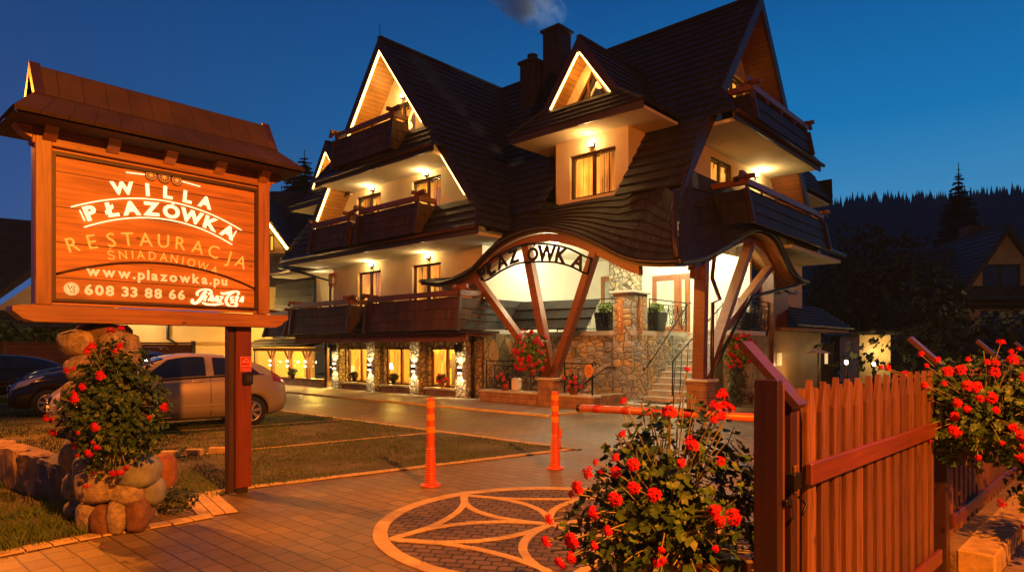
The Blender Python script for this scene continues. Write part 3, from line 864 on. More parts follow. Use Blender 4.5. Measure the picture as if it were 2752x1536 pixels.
part('stairs', m, mat('stair_riser', (.60, .56, .46), .8, 0, 8, .2, .2))
m = MB(W)
for i in range(ns):
    m.bbox(-6.04, -4.725, v0+i*run-.035, v0+(i+1)*run, (i+1)*rise-.043, (i+1)*rise, .008)
part('stair_treads', m, GRAN)
m = MB(W)
m.bbox(-6.8, -4.6, .9, 2.1, .0, .05, .01); part('entrance_slab', m, GRAN)
# low front wall with pedestal gap
for a, b in ((-3.27, -.95), (-4.95, -3.83)):
    m = MB(W); m.bbox(a, b, -.72, -.38, 0, .28, .01); o = part('low_wall', m, SAND)
    m = MB(W); m.bbox(a-.03, b+.03, -.76, -.34, .281, .34, .012); m.build('coping', GRAN, o)
m = MB(W); m.bbox(-4.95, -4.62, -.38, .9, 0, .33, .01); part('low_wall', m, SAND)

# wrought-iron railings
def scroll(m, c, ax, ay, r, turns=1.6, a0=0., dirn=1, rr=.011):
    pts = []
    for i in range(26):
        t = i/25; an = a0+dirn*t*turns*2*math.pi; q = r*(1-t*.82)
        pts.append(tuple(c[k]+ax[k]*q*math.cos(an)+ay[k]*q*math.sin(an) for k in range(3)))
    m.tube(pts, rr, 4, cap=False)
def railing(p, q, z0, z1, leaf=True, seed=1):
    """p,q: (u,v) ends"""
    rg = random.Random(seed)
    m = MB(W); L = math.hypot(q[0]-p[0], q[1]-p[1]); d = ((q[0]-p[0])/L, (q[1]-p[1])/L, 0); up = (0, 0, 1)
    at = lambda s, z: (p[0]+d[0]*s, p[1]+d[1]*s, z)
    m.tube([at(0, z1), at(L, z1)], .018, 6); m.tube([at(0, z1-.13), at(L, z1-.13)], .012, 6); m.tube([at(0, z0+.06), at(L, z0+.06)], .012, 6)
    for s in (0, L): m.tube([at(s, z0), at(s, z1+.02)], .02, 6)
    k = max(1, round(L/.62)); st = L/k; H = z1-.13-z0-.06
    for i in range(k):
        cx = (i+.5)*st; zc = z0+.06
        for sg in (-1, 1):
            pts = [at(cx+sg*st*(.48*math.sin(t*1.7)), zc+H*t) for t in [j/12 for j in range(13)]]
            m.tube(pts, .011, 4, cap=False)
            scroll(m, at(cx+sg*st*.22, zc+H*.30), d, up, H*.2, 1.5, 1.2*sg, sg)
            scroll(m, at(cx+sg*st*.24, zc+H*.74), d, up, H*.17, 1.4, -1.2*sg, -sg)
        m.tube([at(cx, zc), at(cx, zc+H)], .012, 4)
        if leaf:
            for j in range(7):
                s = rg.uniform(-.45, .45)*st; z = zc+rg.uniform(.1, .95)*H
                a = at(cx+s, z); b = at(cx+s+rg.uniform(-.06, .06), z+rg.uniform(.03, .08))
                m.beam(a, b, .035, .008, up=(1, 0, 0))
    return part('railing', m, IRON)
railing((-1.05, -.55), (-3.1, -.55), .36, 1.18, seed=2); railing((-3.95, -.55), (-4.85, -.55), .36, 1.15, seed=3)
railing((-2.0, 1.6), (-4.05, 1.6), 2.06, 2.98, seed=4); railing((-4.7, 2.5), (-4.7, 4.75), 2.06, 2.98, seed=5)
railing((-6.85, 3.1), (-6.85, 5.9), 2.06, 2.95, seed=6)
m = MB(W)
m.tube([(-4.80, 2.0, 1.0), (-4.80, 2.05, .92), (-4.80, 2.4, 1.15), (-4.80, 4.7, 2.95), (-4.80, 4.9, 3.0)], .02, 6)
for v_ in (2.45, 3.6, 4.6): m.tube([(-4.72, v_, 1.1+(v_-2.4)*.78), (-4.80, v_, 1.18+(v_-2.4)*.78)], .014, 5)
m.tube([(-6.12, 1.25, .3), (-6.12, 1.28, 1.2), (-6.12, 1.7, 1.45), (-6.12, 4.6, 3.0)], .02, 6)
for i in range(9): m.tube([(-6.12, 1.3+i*.36, .1+i*.22), (-6.12, 1.42+i*.36, 1.3+i*.20)], .012, 5)
m.tube([(-4.45, 1.2, 1.0), (-4.3, .9, 1.02), (-3.9, .2, .5), (-3.75, -.1, .25)], .018, 6)
part('handrail', m, IRON)
# porch lamps: globes tucked under the ceiling
for (u, v_, p_) in ((-1.3, 2.0, 110), (-3.6, 4.2, 130), (-5.7, 4.4, 110), (-2.8, .5, 40), (-4.9, .9, 190), (-5.4, 2.9, 150)):
    m = MB(W); m.lathe([(.02, 4.70), (.10, 4.70), (.13, 4.64), (.10, 4.58), (.02, 4.56)], (u, v_, 0), 12); part('ceiling_lamp', m, BULBW)
    lamp('lamp_light', W(u, v_, 4.45), p_, (1, .86, .50), .12, parent=GH)
# beam hanging under the wave corner
m = MB(W); m.box(-7.0, -6.8, .9, 1.1, 3.3, 3.75); part('beam_end', m, BEAM)

# ---- restaurant ground floor
gh = [(.63, 2.20, .26, 1.56), (2.98, 4.66, .26, 1.56), (5.42, 7.10, .26, 1.56)]
m = MB(LF); wall_poly(m, rectl(-.3, 8.0, 0, 1.93), [rectl(*h) for h in gh], lambda a, b, q: (a, q, b), .22)
part('stone_wall', m, STP)
for h in gh:
    fr_ = window(LF, *h, depth=.16, curt='', wf=.06, fm=BEAMV)
    for s_, pz_ in ((0, .0), (1, .0)):
        c = MB(LF); a0 = h[0]+.05 if s_ == 0 else h[1]-.33; a1 = a0+.28; ids = []
        for j in range(19):
            x = a0+(a1-a0)*j/18
            pull = 0
            qq = -.33+.03*math.sin(j*1.7)
            ids.append((c.P(x, qq, h[2]+.1), c.P(x+(.10 if s_ == 0 else -.10), qq, h[3]-.1)))
        for j in range(18): c.face((ids[j][0], ids[j+1][0], ids[j+1][1], ids[j][1]), smooth=True)
        c.build('curtain', CURT, fr_)
    m = MB(LF); m.bbox(h[0]-.06, h[1]+.06, -.1, .20, h[2]-.07, h[2]-.002, .01); part('window_sill', m, GRAN)
    m = MB(LF); m.bbox(h[0]-.05, h[1]+.05, .003, .13, 0, h[2]-.072, .01); part('sill_wall', m, SAND)
for i, p in enumerate((.34, 2.62, 5.1, 7.4)):
    m = MB(LF); m.bbox(p-.26, p+.26, .003, .30, 0, 1.93, .02); part('stone_pilaster', m, STP)
    m = MB(LF); m.box(p-.05, p+.05, .30, .40, .80, .92); o = part('wall_lamp', m, ZINC)
    for sg in (1, -1):
        zc = .86+sg*.09
        b = MB(LF); b.box(p-.035, p+.035, .315, .385, zc-.02, zc+.02); b.build('bulb', BULBW, o)
        lamp('lamp_light', LF(p, .43, zc+sg*.05), 42, (1, .76, .34), .03, 'SPOT', V((0, 0, sg))-nrm(LF)*.30, 110, .7, parent=GH)
# downpipes, speakers
m = MB(LF)
m.tube([(.0, .10, 1.95), (.0, .10, 0)], .05, 8); part('downpipe', m, BLK); m = MB(LF); m.tube([(8.15, .25, 1.95), (8.15, .25, 0)], .05, 8); part('downpipe', m, BLK); m = MB(LF)
m.tube([(9.6, 1.45, 4.75), (8.9, .7, 4.5), (8.12, .06, 4.2), (8.12, .06, 2.1)], .05, 8)
part('downpipe', m, BLK)
m = MB(W)
m.tube([(-7.44, .95, 3.84), (-7.38, 1.0, 3.62), (-7.25, 1.2, 3.3), (-7.2, 1.75, 2.8), (-7.12, 1.5, 2.7), (-7.12, 1.45, .1)], .05, 8); part('downpipe', m, COPP); m = MB(W)
m.tube([(-7.4, 7.2, 3.62), (-7.3, 6.9, 3.5), (-7.15, 3.9, 3.0), (-7.1, 3.0, 2.2), (-7.08, 1.55, .95)], .055, 8)
part('downpipe', m, BLK)
for p in (.34, 7.4):
    m = MB(LF); m.bbox(p-.1, p+.1, .31, .50, 1.42, 1.68, .02); part('loudspeaker', m, BLK)
# interior of the restaurant, really lit
WARM = mat('interior_wall', (.72, .45, .16), .8, 0, 1.5, .25, 0)
m = MB(W)
m.box(-.25, 13.6, 4.2, 4.3, 0, 1.92); m.box(-.25, 13.6, .55, 4.2, 1.86, 1.92)
m.box(-.25, -.18, .25, 4.2, 0, 1.86)
part('interior_wall', m, WARM)
m = MB(W); m.box(-.2, 13.6, .25, 4.2, 0.0, .03); part('interior_floor', m, DARKW)
for u in (1.4, 3.9, 6.3, 9.6, 12.0):
    lamp('lamp_light', W(u, 1.5, 1.45), 420, (1, .60, .10), .12, parent=GH)
for u, v_ in ((1.8, 3.4), (4.2, 3.2), (6.6, 3.5), (.9, 2.3)):
    m = MB(W); m.box(u-.35, u+.35, v_-.05, v_+.05, .1, 1.35); m.box(u-.5, u+.5, v_-.06, v_-.051, .75, 1.1); part('interior_panel', m, DARKW)
for u, v_ in ((1.15, 1.2), (3.6, 1.3), (5.9, 1.2)):
    m = MB(W); m.lathe([(.05, .75), (.11, .75), (.07, .95), (.03, .96)], (u, v_, 0), 10); part('table_lamp', m, BULBW)

# glazed veranda at the far end
m = MB(W); m.box(8.3, 14.2, -.22, -.02, 0, .25); part('veranda_plinth', m, SAND)
m = MB(W)
for u in (8.25, 9.65, 11.1, 12.6, 14.2): m.box(u-.06, u+.06, -.2, -.06, .25, 1.5)
m.box(8.2, 14.3, -.24, -.05, 1.42, 1.56)
m.box(8.2, 14.3, -.24, -.02, .25, .31)
for u in (9.65, 11.1, 12.6):
    for sg in (-1, 1): m.beam((u, -.2, 1.0), (u+sg*.33, -.2, 1.42), .07, .05, up=-B)
part('veranda_frame', m, BEAMV)
m = MB(); shq(m, W(14.6, .3, 1.98), W(8.1, .3, 1.98), W(8.1, -.75, 1.60), W(14.6, -.75, 1.60), (-B+V((0, 0, 2))).normalized(), lip=.04); part('veranda_roof', m, SHB)
m = MB(W); m.quad((8.3, -.1, .31), (14.2, -.1, .31), (14.2, -.1, 1.42), (8.3, -.1, 1.42)); part('veranda_glazing', m, GLASS)
for u in (9.65, 11.1, 12.6):
    m = MB(W); m.box(u-.04, u+.04, -.30, -.24, .86, .94); o = part('wall_lamp', m, ZINC)
    for sg in (-1, 1):
        b = MB(W); b.box(u-.03, u+.03, -.30, -.25, .9+sg*.10-.03, .9+sg*.10+.03); b.build('bulb', BULBW, o)
    lamp('lamp_light', W(u, -.42, .95), 22, (1, .70, .28), .04, parent=GH)
m = MB(W); m.box(8.8, 9.5, .9, 1.6, .1, .72); m.bbox(8.7, 9.6, .8, 1.7, .72, .76, .01); part('dining_table', m, mat('tablecloth', (.8, .75, .65), .8, emit=(1, .75, .45), es=.35))
# upper floor behind, left of the wing, with the lower eaves
m = MB(W); m.box(8.0, 10.6, .8, .9, 1.98, 4.7); part('wall', m, PLA)
m = MB(); shq(m, W(14, .75, 4.5), W(10.6, .75, 4.5), W(10.6, .60, 2.0), W(14, .60, 2.0), -B, lip=.04); part('shingled_wall', m, SH)
m = MB(); shq(m, W(12.7, .9, 5.9), W(6.4, .9, 5.9), W(6.4, -.25, 4.86), W(12.75, -.25, 4.86), (-B+V((0, 0, 1))).normalized(), lip=.05)
part('skirt_roof', m, SH)
m = MB(W); m.box(8.0, 12.6, -.18, .9, 4.66, 4.74); part('soffit', m, PLW)
m = MB(W); m.tube([(12.75, -.3, 4.80), (8.9, -.3, 4.80)], .055, 6); part('gutter', m, COPP)
lamp('lamp_light', W(9.0, -.1, 4.3), 22, (1, .7, .3), .1, parent=GH)

# ---- dormers
def dormer(pc, z_, name='dormer', qx=0., back=-2.9, holes=True, wz0=5.35, fl=1, sg_=1, Fr=None, led=True, win=True):
    k = .72; zr = 10.05+z_
    F = Fr or (lambda p, q, z: W(pc+p, .75-q, z))
    out = nrm(F); sd = (F(1, 0, 0)-F(0, 0, 0)).normalized(); hw = lambda z: k*(zr-z)
    rf = MB(); zk = 8.30+z_; hk = hw(zk)
    for sg in (-1, 1):
        o2 = (sd*sg+V((0, 0, .7))).normalized()
        shq(rf, F(0, back, zr), F(0, .55, zr), F(sg*hk, .55, zk), F(sg*hk, back, zk), o2)
        shq(rf, F(sg*hk, back, zk), F(sg*hk, .55, zk), F(sg*2.25, .98, 7.66+z_), F(sg*2.25, back, 7.66+z_), o2)
    shq(rf, F(-hk, .55, zk), F(hk, .55, zk), F(2.25, .98, 7.66+z_), F(-2.25, .98, 7.66+z_), (out+V((0, 0, .7))).normalized())
    for sg in (-1, 1): rf.beam(F(sg*hk, .56, zk+.03), F(sg*2.25, .99, 7.7+z_), .1, .08)
    rf.beam(F(0, back, zr+.03), F(0, .58, zr+.03), .14, .08)
    o = rf.build('dormer_roof', SH, GH)
    b = MB(F); th = .2
    l = MB(F)
    for sg in (-1, 1):
        b.prism([(0, zr+.04), (sg*(hk+.05), zk-.02), (sg*(hk-th), zk-.02), (0, zr-(th+.05)/k)], lambda a, c: (a, .52, c), lambda a, c: (a, .60, c))
        l.quad((0, .5, zr-th/k), (0, -.1, zr-th/k), (sg*(hk-th), -.1, zk), (sg*(hk-th), .5, zk))
    b.build('bargeboard', DARKW, GH); l.build('soffit_lining', LIN, GH)
    if led:
        s = MB(F)
        for sg in (-1, 1): s.tube([(sg*.03, .56, zr-(th+.10)/k), (sg*(hk-th-.06), .56, zk+.02)], .032, 6)
        s.build('light_strip', LED, GH)
        lamp('lamp_light', F(0, .25, zr-1.0), 12, (1, .50, .10), .12, parent=GH)
    tri = [(-.62, 8.46+z_), (.55, 8.46+z_), (-.02, 9.30+z_)]
    mw = MB(F); wall_poly(mw, [(-hk+.1, zk-.05), (hk-.1, zk-.05), (0, zr-.33)], [tri], lambda a, c, q: (a, q, c), .1)
    mw.build('wall', PLA, GH)
    fr = MB(F)
    for i in range(3):
        a, c = tri[i], tri[(i+1) % 3]; fr.beam((a[0], -.06, a[1]), (c[0], -.06, c[1]), .08, .09, up=out)
    fr.beam((.12, -.06, 8.46+z_), (.12, -.06, 9.1+z_), .05, .05)
    fo = fr.build('window', BEAMV, GH)
    g = MB(F); g.face([g.P(a, -.08, c) for a, c in tri]); g.build('pane', CARGL, fo)
    g = MB(F); g.face([g.P(a*.9, -.16, c) for a, c in tri]); g.build('curtain', CURTD, fo)
    m = MB(F); m.box(-2.2, 2.2, back, .93, 7.50+z_, 7.58+z_); m.build('soffit', PLA, GH)
    m = MB(F); m.box(-2.24, 2.24, .90, .955, 7.49+z_, 7.67+z_); m.build('eaves_board', DARKW, GH)
    hl = [(-.82, .74, 5.80, 7.05)] if win else []
    mw = MB(F); wall_poly(mw, rectl(-1.22, 1.25, wz0, 7.5+z_), [rectl(*h) for h in hl], lambda a, c, q: (a, q, c), .14)
    for p in (-1.22, 1.25): mw.quad((p, 0, wz0), (p, back, wz0), (p, back, 7.5+z_), (p, 0, 7.5+z_))
    mw.build('wall', PLA, GH)
    if win:
        window(F, *hl[0], curt='dl', ext=.25)
        wall_lamp(F, -.05, 0, 7.2, 30)
dormer(-3.87, 0)
dormer(8.85, -.15, win=False)
# far side: eaves of the wing behind
m = MB(); shq(m, W(-6.1, 14.8, 8.6), W(-3, 14.8, 8.6), W(-3, 15.6, 7.7), W(-6.1, 14.9, 7.6), B)
shq(m, W(-5.4, 10.6, 8.9), W(-5.4, 14.4, 8.9), W(-6.1, 14.9, 7.66), W(-6.1, 10.6, 7.66), -A)
part('skirt_roof', m, SH)
m = MB(W); m.box(-6.0, -3.5, 10.6, 14.8, 7.5, 7.58); part('soffit', m, PLA)
m = MB(); shq(m, W(-6.3, 8.4, 3.1), W(-6.3, 12.4, 3.1), W(-7.5, 12.6, 2.25), W(-7.5, 6.6, 2.25), -A); part('skirt_roof', m, SH)
m = MB(W); m.box(-7.4, -6.3, 6.7, 12.4, 2.12, 2.2); part('eaves_board', m, BEAM)
m = MB(W); m.box(-6.86, -6.76, 6.12, 10.9, 0, 2.1); part('wall', m, wood('ochre_cladding', (.24, .13, .03), .6, 1., .3, axis=1, plank=0))
m = MB(W); m.box(-6.75, -6.5, 6.12, 7.9, 2.1, 4.55); part('wall', m, BEAMV)
m = MB(W); m.box(-6.5, -6.3, 7.9, 10.0, 2.9, 4.55); part('wall', m, PLA)
m = MB(); shq(m, W(-6.8, 6.9, 5.0), W(-6.8, 9.9, 5.0), W(-7.4, 9.9, 4.1), W(-7.4, 7.7, 4.1), -A); 
m = MB(W); m.box(-7.3, -6.4, 6.2, 10.3, 4.52, 4.6); part('soffit', m, PLA)
m = MB(W); m.box(-6.89, -6.862, 6.5, 6.95, 1.0, 1.4); part('meter_box', m, PLW)
lamp('lamp_light', W(-7.5, 7.2, .9), 40, (1, .62, .2), .05, parent=GH)

# lantern on a bracket at the far end of the first floor
m = MB(LF); m.tube([(7.75, .02, 4.1), (7.75, .25, 4.12), (7.55, .32, 4.12)], .02, 6); m.box(7.42, 7.66, .22, .44, 3.98, 4.01); m.box(7.42, 7.66, .22, .44, 4.32, 4.36)
for a_ in (7.43, 7.63):
    for b_ in (.23, .41): m.box(a_, a_+.02, b_, b_+.02, 4.01, 4.32)
o = part('wall_lantern', m, BEAM)
m = MB(LF); m.box(7.48, 7.60, .28, .38, 4.05, 4.26); m.build('lantern_glass', mat('frosted_lantern_glass', (.6, .5, .35), .5), o)
m = MB(LF); m.box(8.02, 8.14, .02, .10, 3.9, 4.5); m.box(7.8, 8.14, .02, .10, 4.4, 4.5); part('red_bracket', m, mat('red_bracket_paint', (.45, .04, .02), .5))
# ---- chimneys
def chimney(u, v, s, z0, z1, pot=False, slots=True):
    m = MB(W)
    m.bbox(u-s, u+s, v-s, v+s, z0, z1, .02); m.bbox(u-s-.07, u+s+.07, v-s-.07, v+s+.07, z1-.001, z1+.12, .02)
    o = part('chimney', m, brick('chimney_brick', (.045, .028, .022), (.03, .02, .018), (.02, .018, .016), .24, .075, .01))
    c = MB(W)
    if slots:
        for d in (-.2, .2):
            c = MB(W); c.box(u-s-.012, u-s-.002, v+d-.07, v+d+.07, z1-.45, z1-.25); c.build('flue_slot', BLK, o)
            c = MB(W); c.box(u+d-.07, u+d+.07, v-s-.012, v-s-.002, z1-.45, z1-.25); c.build('flue_slot', BLK, o)
    if pot:
        c = MB(W); c.lathe([(.14, z1+.12), (.14, z1+.32), (.20, z1+.33), (.20, z1+.38), (.12, z1+.42)], (u, v, 0), 12); c.build('chimney_pot', ZINC, o)
chimney(.16, 4.3, .37, 10.2, 12.92); chimney(1.15, 4.1, .34, 9.8, 12.0, True)

# floodlight added on the dormer to make the streak on the left wing's roof
m = MB(W); m.bbox(-2.0, -1.86, .25, .39, 8.42, 8.54, .01); part('added_roof_floodlight', m, BLK)
fl0 = W(-1.93, .2, 8.66)
for k in range(6):
    z_ = 11.4-k*.78; tgt = W(3.65-.76*(12.03-z_)-.05, .55+k*.30, z_)
    d_ = tgt-fl0; lamp('lamp_light', fl0, 260-k*25, (1, .80, .50), .02, 'SPOT', d_, 13, 1.0, parent=GH)
d_ = W(.6, 4.3, 13.9)-fl0; lamp('lamp_light', W(-.3, 5.6, 12.6), 300, (.80, .88, 1), .05, 'SPOT', W(1.3, 4.3, 14.4)-W(.1, 4.95, 13.2), 120, .8, parent=GH)  # added spot without a fitting, there to brighten the chimney smoke
# ================================================================== GROUND
def sheet(name, pts, z, m, label=None):
    mb = MB(); mb.face([mb.Wp((p[0], p[1], z)) for p in pts]); o = mb.build(name, m); return structure(o)
def uvp(u, v): q = W(u, v, 0); return (q.x, q.y)
PAVE = brick('block_paving', (.24, .18, .055), (.17, .125, .035), (.06, .045, .02), .24, .16, .007, .5, .52, 'UV', rad(42), .006, .7, .8, .42, rr=.10, grit=90)
PAVE2 = brick('small_setts', (.17, .12, .07), (.11, .075, .045), (.025, .018, .012), .13, .09, .010, .5, .7, 'UV', rad(12), .01, .9, 2.5, .3)
PALE = mat('pale_paving_stone', (.56, .42, .15), .75, 0, 5, .28, .4, .006)
SOIL = mat('lawn_soil', (.09, .085, .025), .95, 0, 1.3, .6, .5, .03)
GRASSM = mat('grass_blades', (.075, .13, .018), .75, 0, 1.2, .65, 0)
WALK = brick('pale_pavement', (.36, .30, .22), (.30, .25, .19), (.16, .13, .10), .4, .4, .006, .5, .6, 'UV', rad(42), .004, .4, 1.2, .15)
FIELD = mat('distant_meadow', (.03, .04, .015), .95, 0, .05, .5, 0)
sheet('ground', [(-1500, -1500), (1500, -1500), (1500, 1500), (-1500, 1500)], -.03, FIELD)
sheet('driveway', [uvp(-40, -30), uvp(30, -30), uvp(30, -2.75), uvp(-40, -2.75)], 0, PAVE)
sheet('pavement', [uvp(-5.2, -2.75), uvp(30, -2.75), uvp(30, 6), uvp(-5.2, 6)], .0, WALK)
sheet('side_yard', [uvp(-40, -2.75), uvp(-5.2, -2.75), uvp(-5.2, 8), uvp(-40, 14)], .0, PAVE)
lawn = [(-8.0, -11.75+.1), (-7.50, -11.0), (-8.0, -8.5), (-8.45, -6.32), (-2.5, -6.25), (16, -6.2), (16, -22), (-4.0, -16), (-4.7, -12.2), (-7.2, -12.0)]
sheet('parking_lawn', [uvp(*p) for p in lawn], .012, SOIL)
verge = [(-3.95, 4.75), (-3.52, 5.32), (-3.30, 5.9), (-4.4, 6.5), (-7.9, 8.9), (-9, 4.0), (-5, 2.5)]
sheet('grass_verge', verge, .012, SOIL)
sheet('planting_strip', [(2.2, 2.6), (9, 8.5), (14, 8.5), (12, 0), (4, .5)], .012, SOIL)

def setts(mb, path, width, blen, z, gap=.011, rows=1, h=.012):
    """individual paving stones laid along a path (world xy)"""
    pts = [V((p[0], p[1], 0)) for p in path]
    L = [0]
    for a, b in zip(pts[:-1], pts[1:]): L.append(L[-1]+(b-a).length)
    def at(s):
        for i in range(len(pts)-1):
            if s <= L[i+1] or i == len(pts)-2:
                t = (s-L[i])/max(1e-6, L[i+1]-L[i]); p = pts[i].lerp(pts[i+1], t); d = (pts[i+1]-pts[i]).normalized(); return p, V((-d.y, d.x, 0))
    n = max(1, int(L[-1]/blen))
    for i in range(n):
        s0, s1 = L[-1]*i/n+gap/2, L[-1]*(i+1)/n-gap/2
        p0, n0 = at(s0); p1, n1 = at(s1)
        for r in range(rows):
            w0 = -width/2+width*r/rows+gap/2; w1 = -width/2+width*(r+1)/rows-gap/2
            zz = z+R.uniform(-.0015, .0015)
            q = [p0+n0*w0, p1+n1*w0, p1+n1*w1, p0+n0*w1]
            ids = [mb.Wp((a.x, a.y, zz)) for a in q]; lo = [mb.Wp((a.x, a.y, zz-h)) for a in q]
            mb.face(ids)
            for k in range(4): mb.face((ids[k], lo[k], lo[(k+1) % 4], ids[(k+1) % 4]))
# edge stones round the lawn and between the parking bays
mb = MB(); setts(mb, [(-3.86, 4.84), (-3.42, 5.36), (-3.02, 5.72), (-2.78, 5.98)], .16, .17, .018, rows=2)
structure(mb.build('kerb', PALE))
mb = MB(); setts(mb, [uvp(-7.48, -11.25), uvp(-7.46, -11.0), uvp(-7.99, -8.5), uvp(-8.5, -6.18)], .12, .16, .018, rows=2)
structure(mb.build('kerb', PALE))
mb = MB(); setts(mb, [uvp(-8.62, -6.2), uvp(2, -6.2), uvp(16, -6.2)], .11, .3, .018); structure(mb.build('kerb', PALE))
for a, b in (((-5.5, -6.25), (-4.73, -10.9)), ((-2.43, -6.25), (-1.6, -10.6)), ((.65, -6.25), (1.45, -10.6)), ((3.75, -6.25), (4.5, -10.6)), ((6.9, -6.25), (7.6, -10.6))):
    mb = MB(); setts(mb, [uvp(*a), uvp(*b)], .07, .5, .022); structure(mb.build('bay_edging', PALE))
mb = MB(); setts(mb, [(-3.35, 6.90), (-2.72, 6.02)], .34, .34, .018, rows=3); structure(mb.build('kerb', PALE))
mb = MB()
for i in range(4):
    a = V((-4.95+.26*i, 9.13+.17*i, 0)); mb.bbox(a.x, a.x+.24, a.y, a.y+.10, 0, .10, .01)
structure(mb.build('kerb', PALE))
# pavement edge by the building (a low real step)
mb = MB(W); mb.box(-5.2, 30, -2.85, -2.75, -.02, .045); structure(mb.build('kerb', PALE))
mb = MB(W); mb.box(-5.3, -5.2, -2.85, .8, -.02, .045); structure(mb.build('kerb', PALE))
# paving rosette
cx, cy, RO = .34, 5.70, 1.47
mb = MB(); mb.face([mb.Wp((cx+(RO)*math.cos(2*math.pi*i/72), cy+(RO)*math.sin(2*math.pi*i/72), .004)) for i in range(72)])
structure(mb.build('rosette_paving', PAVE2))
mb = MB()
setts(mb, [(cx+RO*math.cos(2*math.pi*i/90), cy+RO*math.sin(2*math.pi*i/90)) for i in range(91)], .125, .085, .010, .004, 1, .008)
def arc(p, q, sag, n=22):
    p = V((*p, 0)); q = V((*q, 0)); d = q-p; nn = V((-d.y, d.x, 0)).normalized()
    return [tuple((p+d*t+nn*sag*4*t*(1-t))[:2]) for t in [i/n for i in range(n+1)]]
tips = [(cx+1.40*math.cos(rad(127+72*k)), cy+1.40*math.sin(rad(127+72*k))) for k in range(5)]
for k, t in enumerate(tips):
    for s_ in (-.27, .27): setts(mb, arc((cx, cy), t, s_), .074, .075, .0115+.0007*(s_ > 0), .004, 1, .007)
    setts(mb, arc(t, tips[(k+1) % 5], .20), .07, .075, .0130, .004, 1, .008)
structure(mb.build('rosette_border', PALE))

# grass
def in_poly(x, y, P):
    c = False; j = len(P)-1
    for i in range(len(P)):
        if (P[i][1] > y) != (P[j][1] > y) and x < (P[j][0]-P[i][0])*(y-P[i][1])/(P[j][1]-P[i][1])+P[i][0]: c = not c
        j = i
    return c
def grass(poly, n, hmin, hmax, wd, region=None, name='grass'):
    mb = MB(); xs = [p[0] for p in poly]; ys = [p[1] for p in poly]; k = 0; tries = 0
    while k < n and tries < n*8:
        tries += 1
        y = min(ys)+(max(ys)-min(ys))*R.random()**1.6; x = R.uniform(min(xs), max(xs))
        if not in_poly(x, y, poly) or abs(x) > y*.85+.2: continue
        d = noise.noise(V((x*.9, y*.9, 0)))+.5*noise.noise(V((x*3.1, y*3.1, 5)))
        if d < -.22 and R.random() < .75: continue
        h = R.uniform(hmin, hmax)*(1+.5*d); a = R.uniform(0, 6.28); lx = R.uniform(-.5, .5)*h; ly = R.uniform(-.5, .5)*h
        wx, wy = math.cos(a)*wd, math.sin(a)*wd
        b0 = mb.Wp((x-wx, y-wy, .01)); b1 = mb.Wp((x+wx, y+wy, .01)); m0 = mb.Wp((x+lx*.4+wx*.7, y+ly*.4+wy*.7, .01+h*.6)); t = mb.Wp((x+lx, y+ly, .01+h))
        mb.face((b0, b1, m0, t)); k += 1
    return tag(mb.build(name, GRASSM, recalc=False), kind='stuff')
lw = [uvp(*p) for p in lawn]
tag(grass(lw, 90000, .015, .04, .005), label='short worn grass between the parking bay edgings', cat='grass')
tag(grass(verge, 16000, .04, .11, .004), label='longer grass on the verge beside the stone planter', cat='grass')
tag(grass([(2.2, 2.6), (9, 8.5), (14, 8.5), (12, 0), (4, .5)], 5000, .03, .09, .005), label='thin grass right of the picket fence', cat='grass')

# ================================================================== BOULDERS
def blob(mb, c, r, seed=0, sub=2, rough=.16, freq=1.6, flat=None, rot=0):
    bm = bmesh.new(); bmesh.ops.create_icosphere(bm, subdivisions=sub, radius=1)
    off = V((seed*3.7, seed*1.3, seed*2.1))
    for v in bm.verts:
        p = v.co.copy(); m_ = 1+rough*noise.noise(p*freq+off)+rough*.4*noise.noise(p*freq*3+off)
        # squarish river stone
        q = V([math.copysign(abs(a)**.78, a) for a in p])
        v.co = V((q.x*r[0], q.y*r[1], q.z*r[2]))*m_
    mx = Matrix.Translation(V(c)) @ Matrix.Rotation(rot, 4, 'Z')
    mb.addbm(bm, mx, True)
RIV = mat('river_boulder', (.30, .24, .14), .8, 0, 22, .6, .8, .02)
RIVG = mat('grey_green_boulder', (.20, .22, .17), .75, 0, 7, .5, .5, .02)
MORT = mat('rough_mortar', (.16, .11, .06), .95, 0, 14, .4, .9, .03)
PL = thing('boulder_pillar', W(-7.62, -12.28, 0), 'pillar of rounded river boulders carrying the left end of the wooden sign', 'pillar')
pc = W(-7.55, -12.25, 0)
mb = MB(); mb.bbox(pc.x-.19, pc.x+.19, pc.y-.19, pc.y+.19, 0, 1.77, .05); mb.build('core', MORT, PL)
stn = [(-.13, -.16, 1.60, .17, .12, .12), (.17, -.13, 1.58, .11, .12, .13), (-.02, -.18, 1.36, .21, .12, .13), (.19, -.12, 1.32, .10, .12, .15), (-.16, -.14, 1.12, .12, .12, .14), (.10, -.16, 1.10, .16, .13, .15),
       (-.05, -.17, .85, .20, .12, .14), (.17, -.13, .82, .12, .12, .14), (-.14, -.16, .58, .14, .12, .15), (.12, -.16, .56, .15, .12, .14), (-.03, -.17, .30, .22, .13, .15), (.18, -.13, .28, .11, .12, .15),
       (-.19, 0, 1.55, .09, .16, .15), (-.2, .02, 1.2, .09, .16, .2), (-.2, 0, .8, .09, .17, .2), (-.2, 0, .35, .09, .17, .25), (-.05, .14, .5, .2, .1, .4), (.0, .14, 1.2, .2, .1, .4), (.19, .05, .9, .09, .15, .3), (.19, .05, 1.5, .09, .15, .2), (0, -.12, .08, .26, .18, .12)]
for i, s_ in enumerate(stn):
    mb = MB(); blob(mb, (pc.x+s_[0], pc.y+s_[1], s_[2]), s_[3:], i, 3, .14); mb.build('boulder', RIV, PL)
PT = thing('stone_planter', (-3.36, 5.62, 0), 'low rounded stone planter under the tall red geranium bush', 'planter')
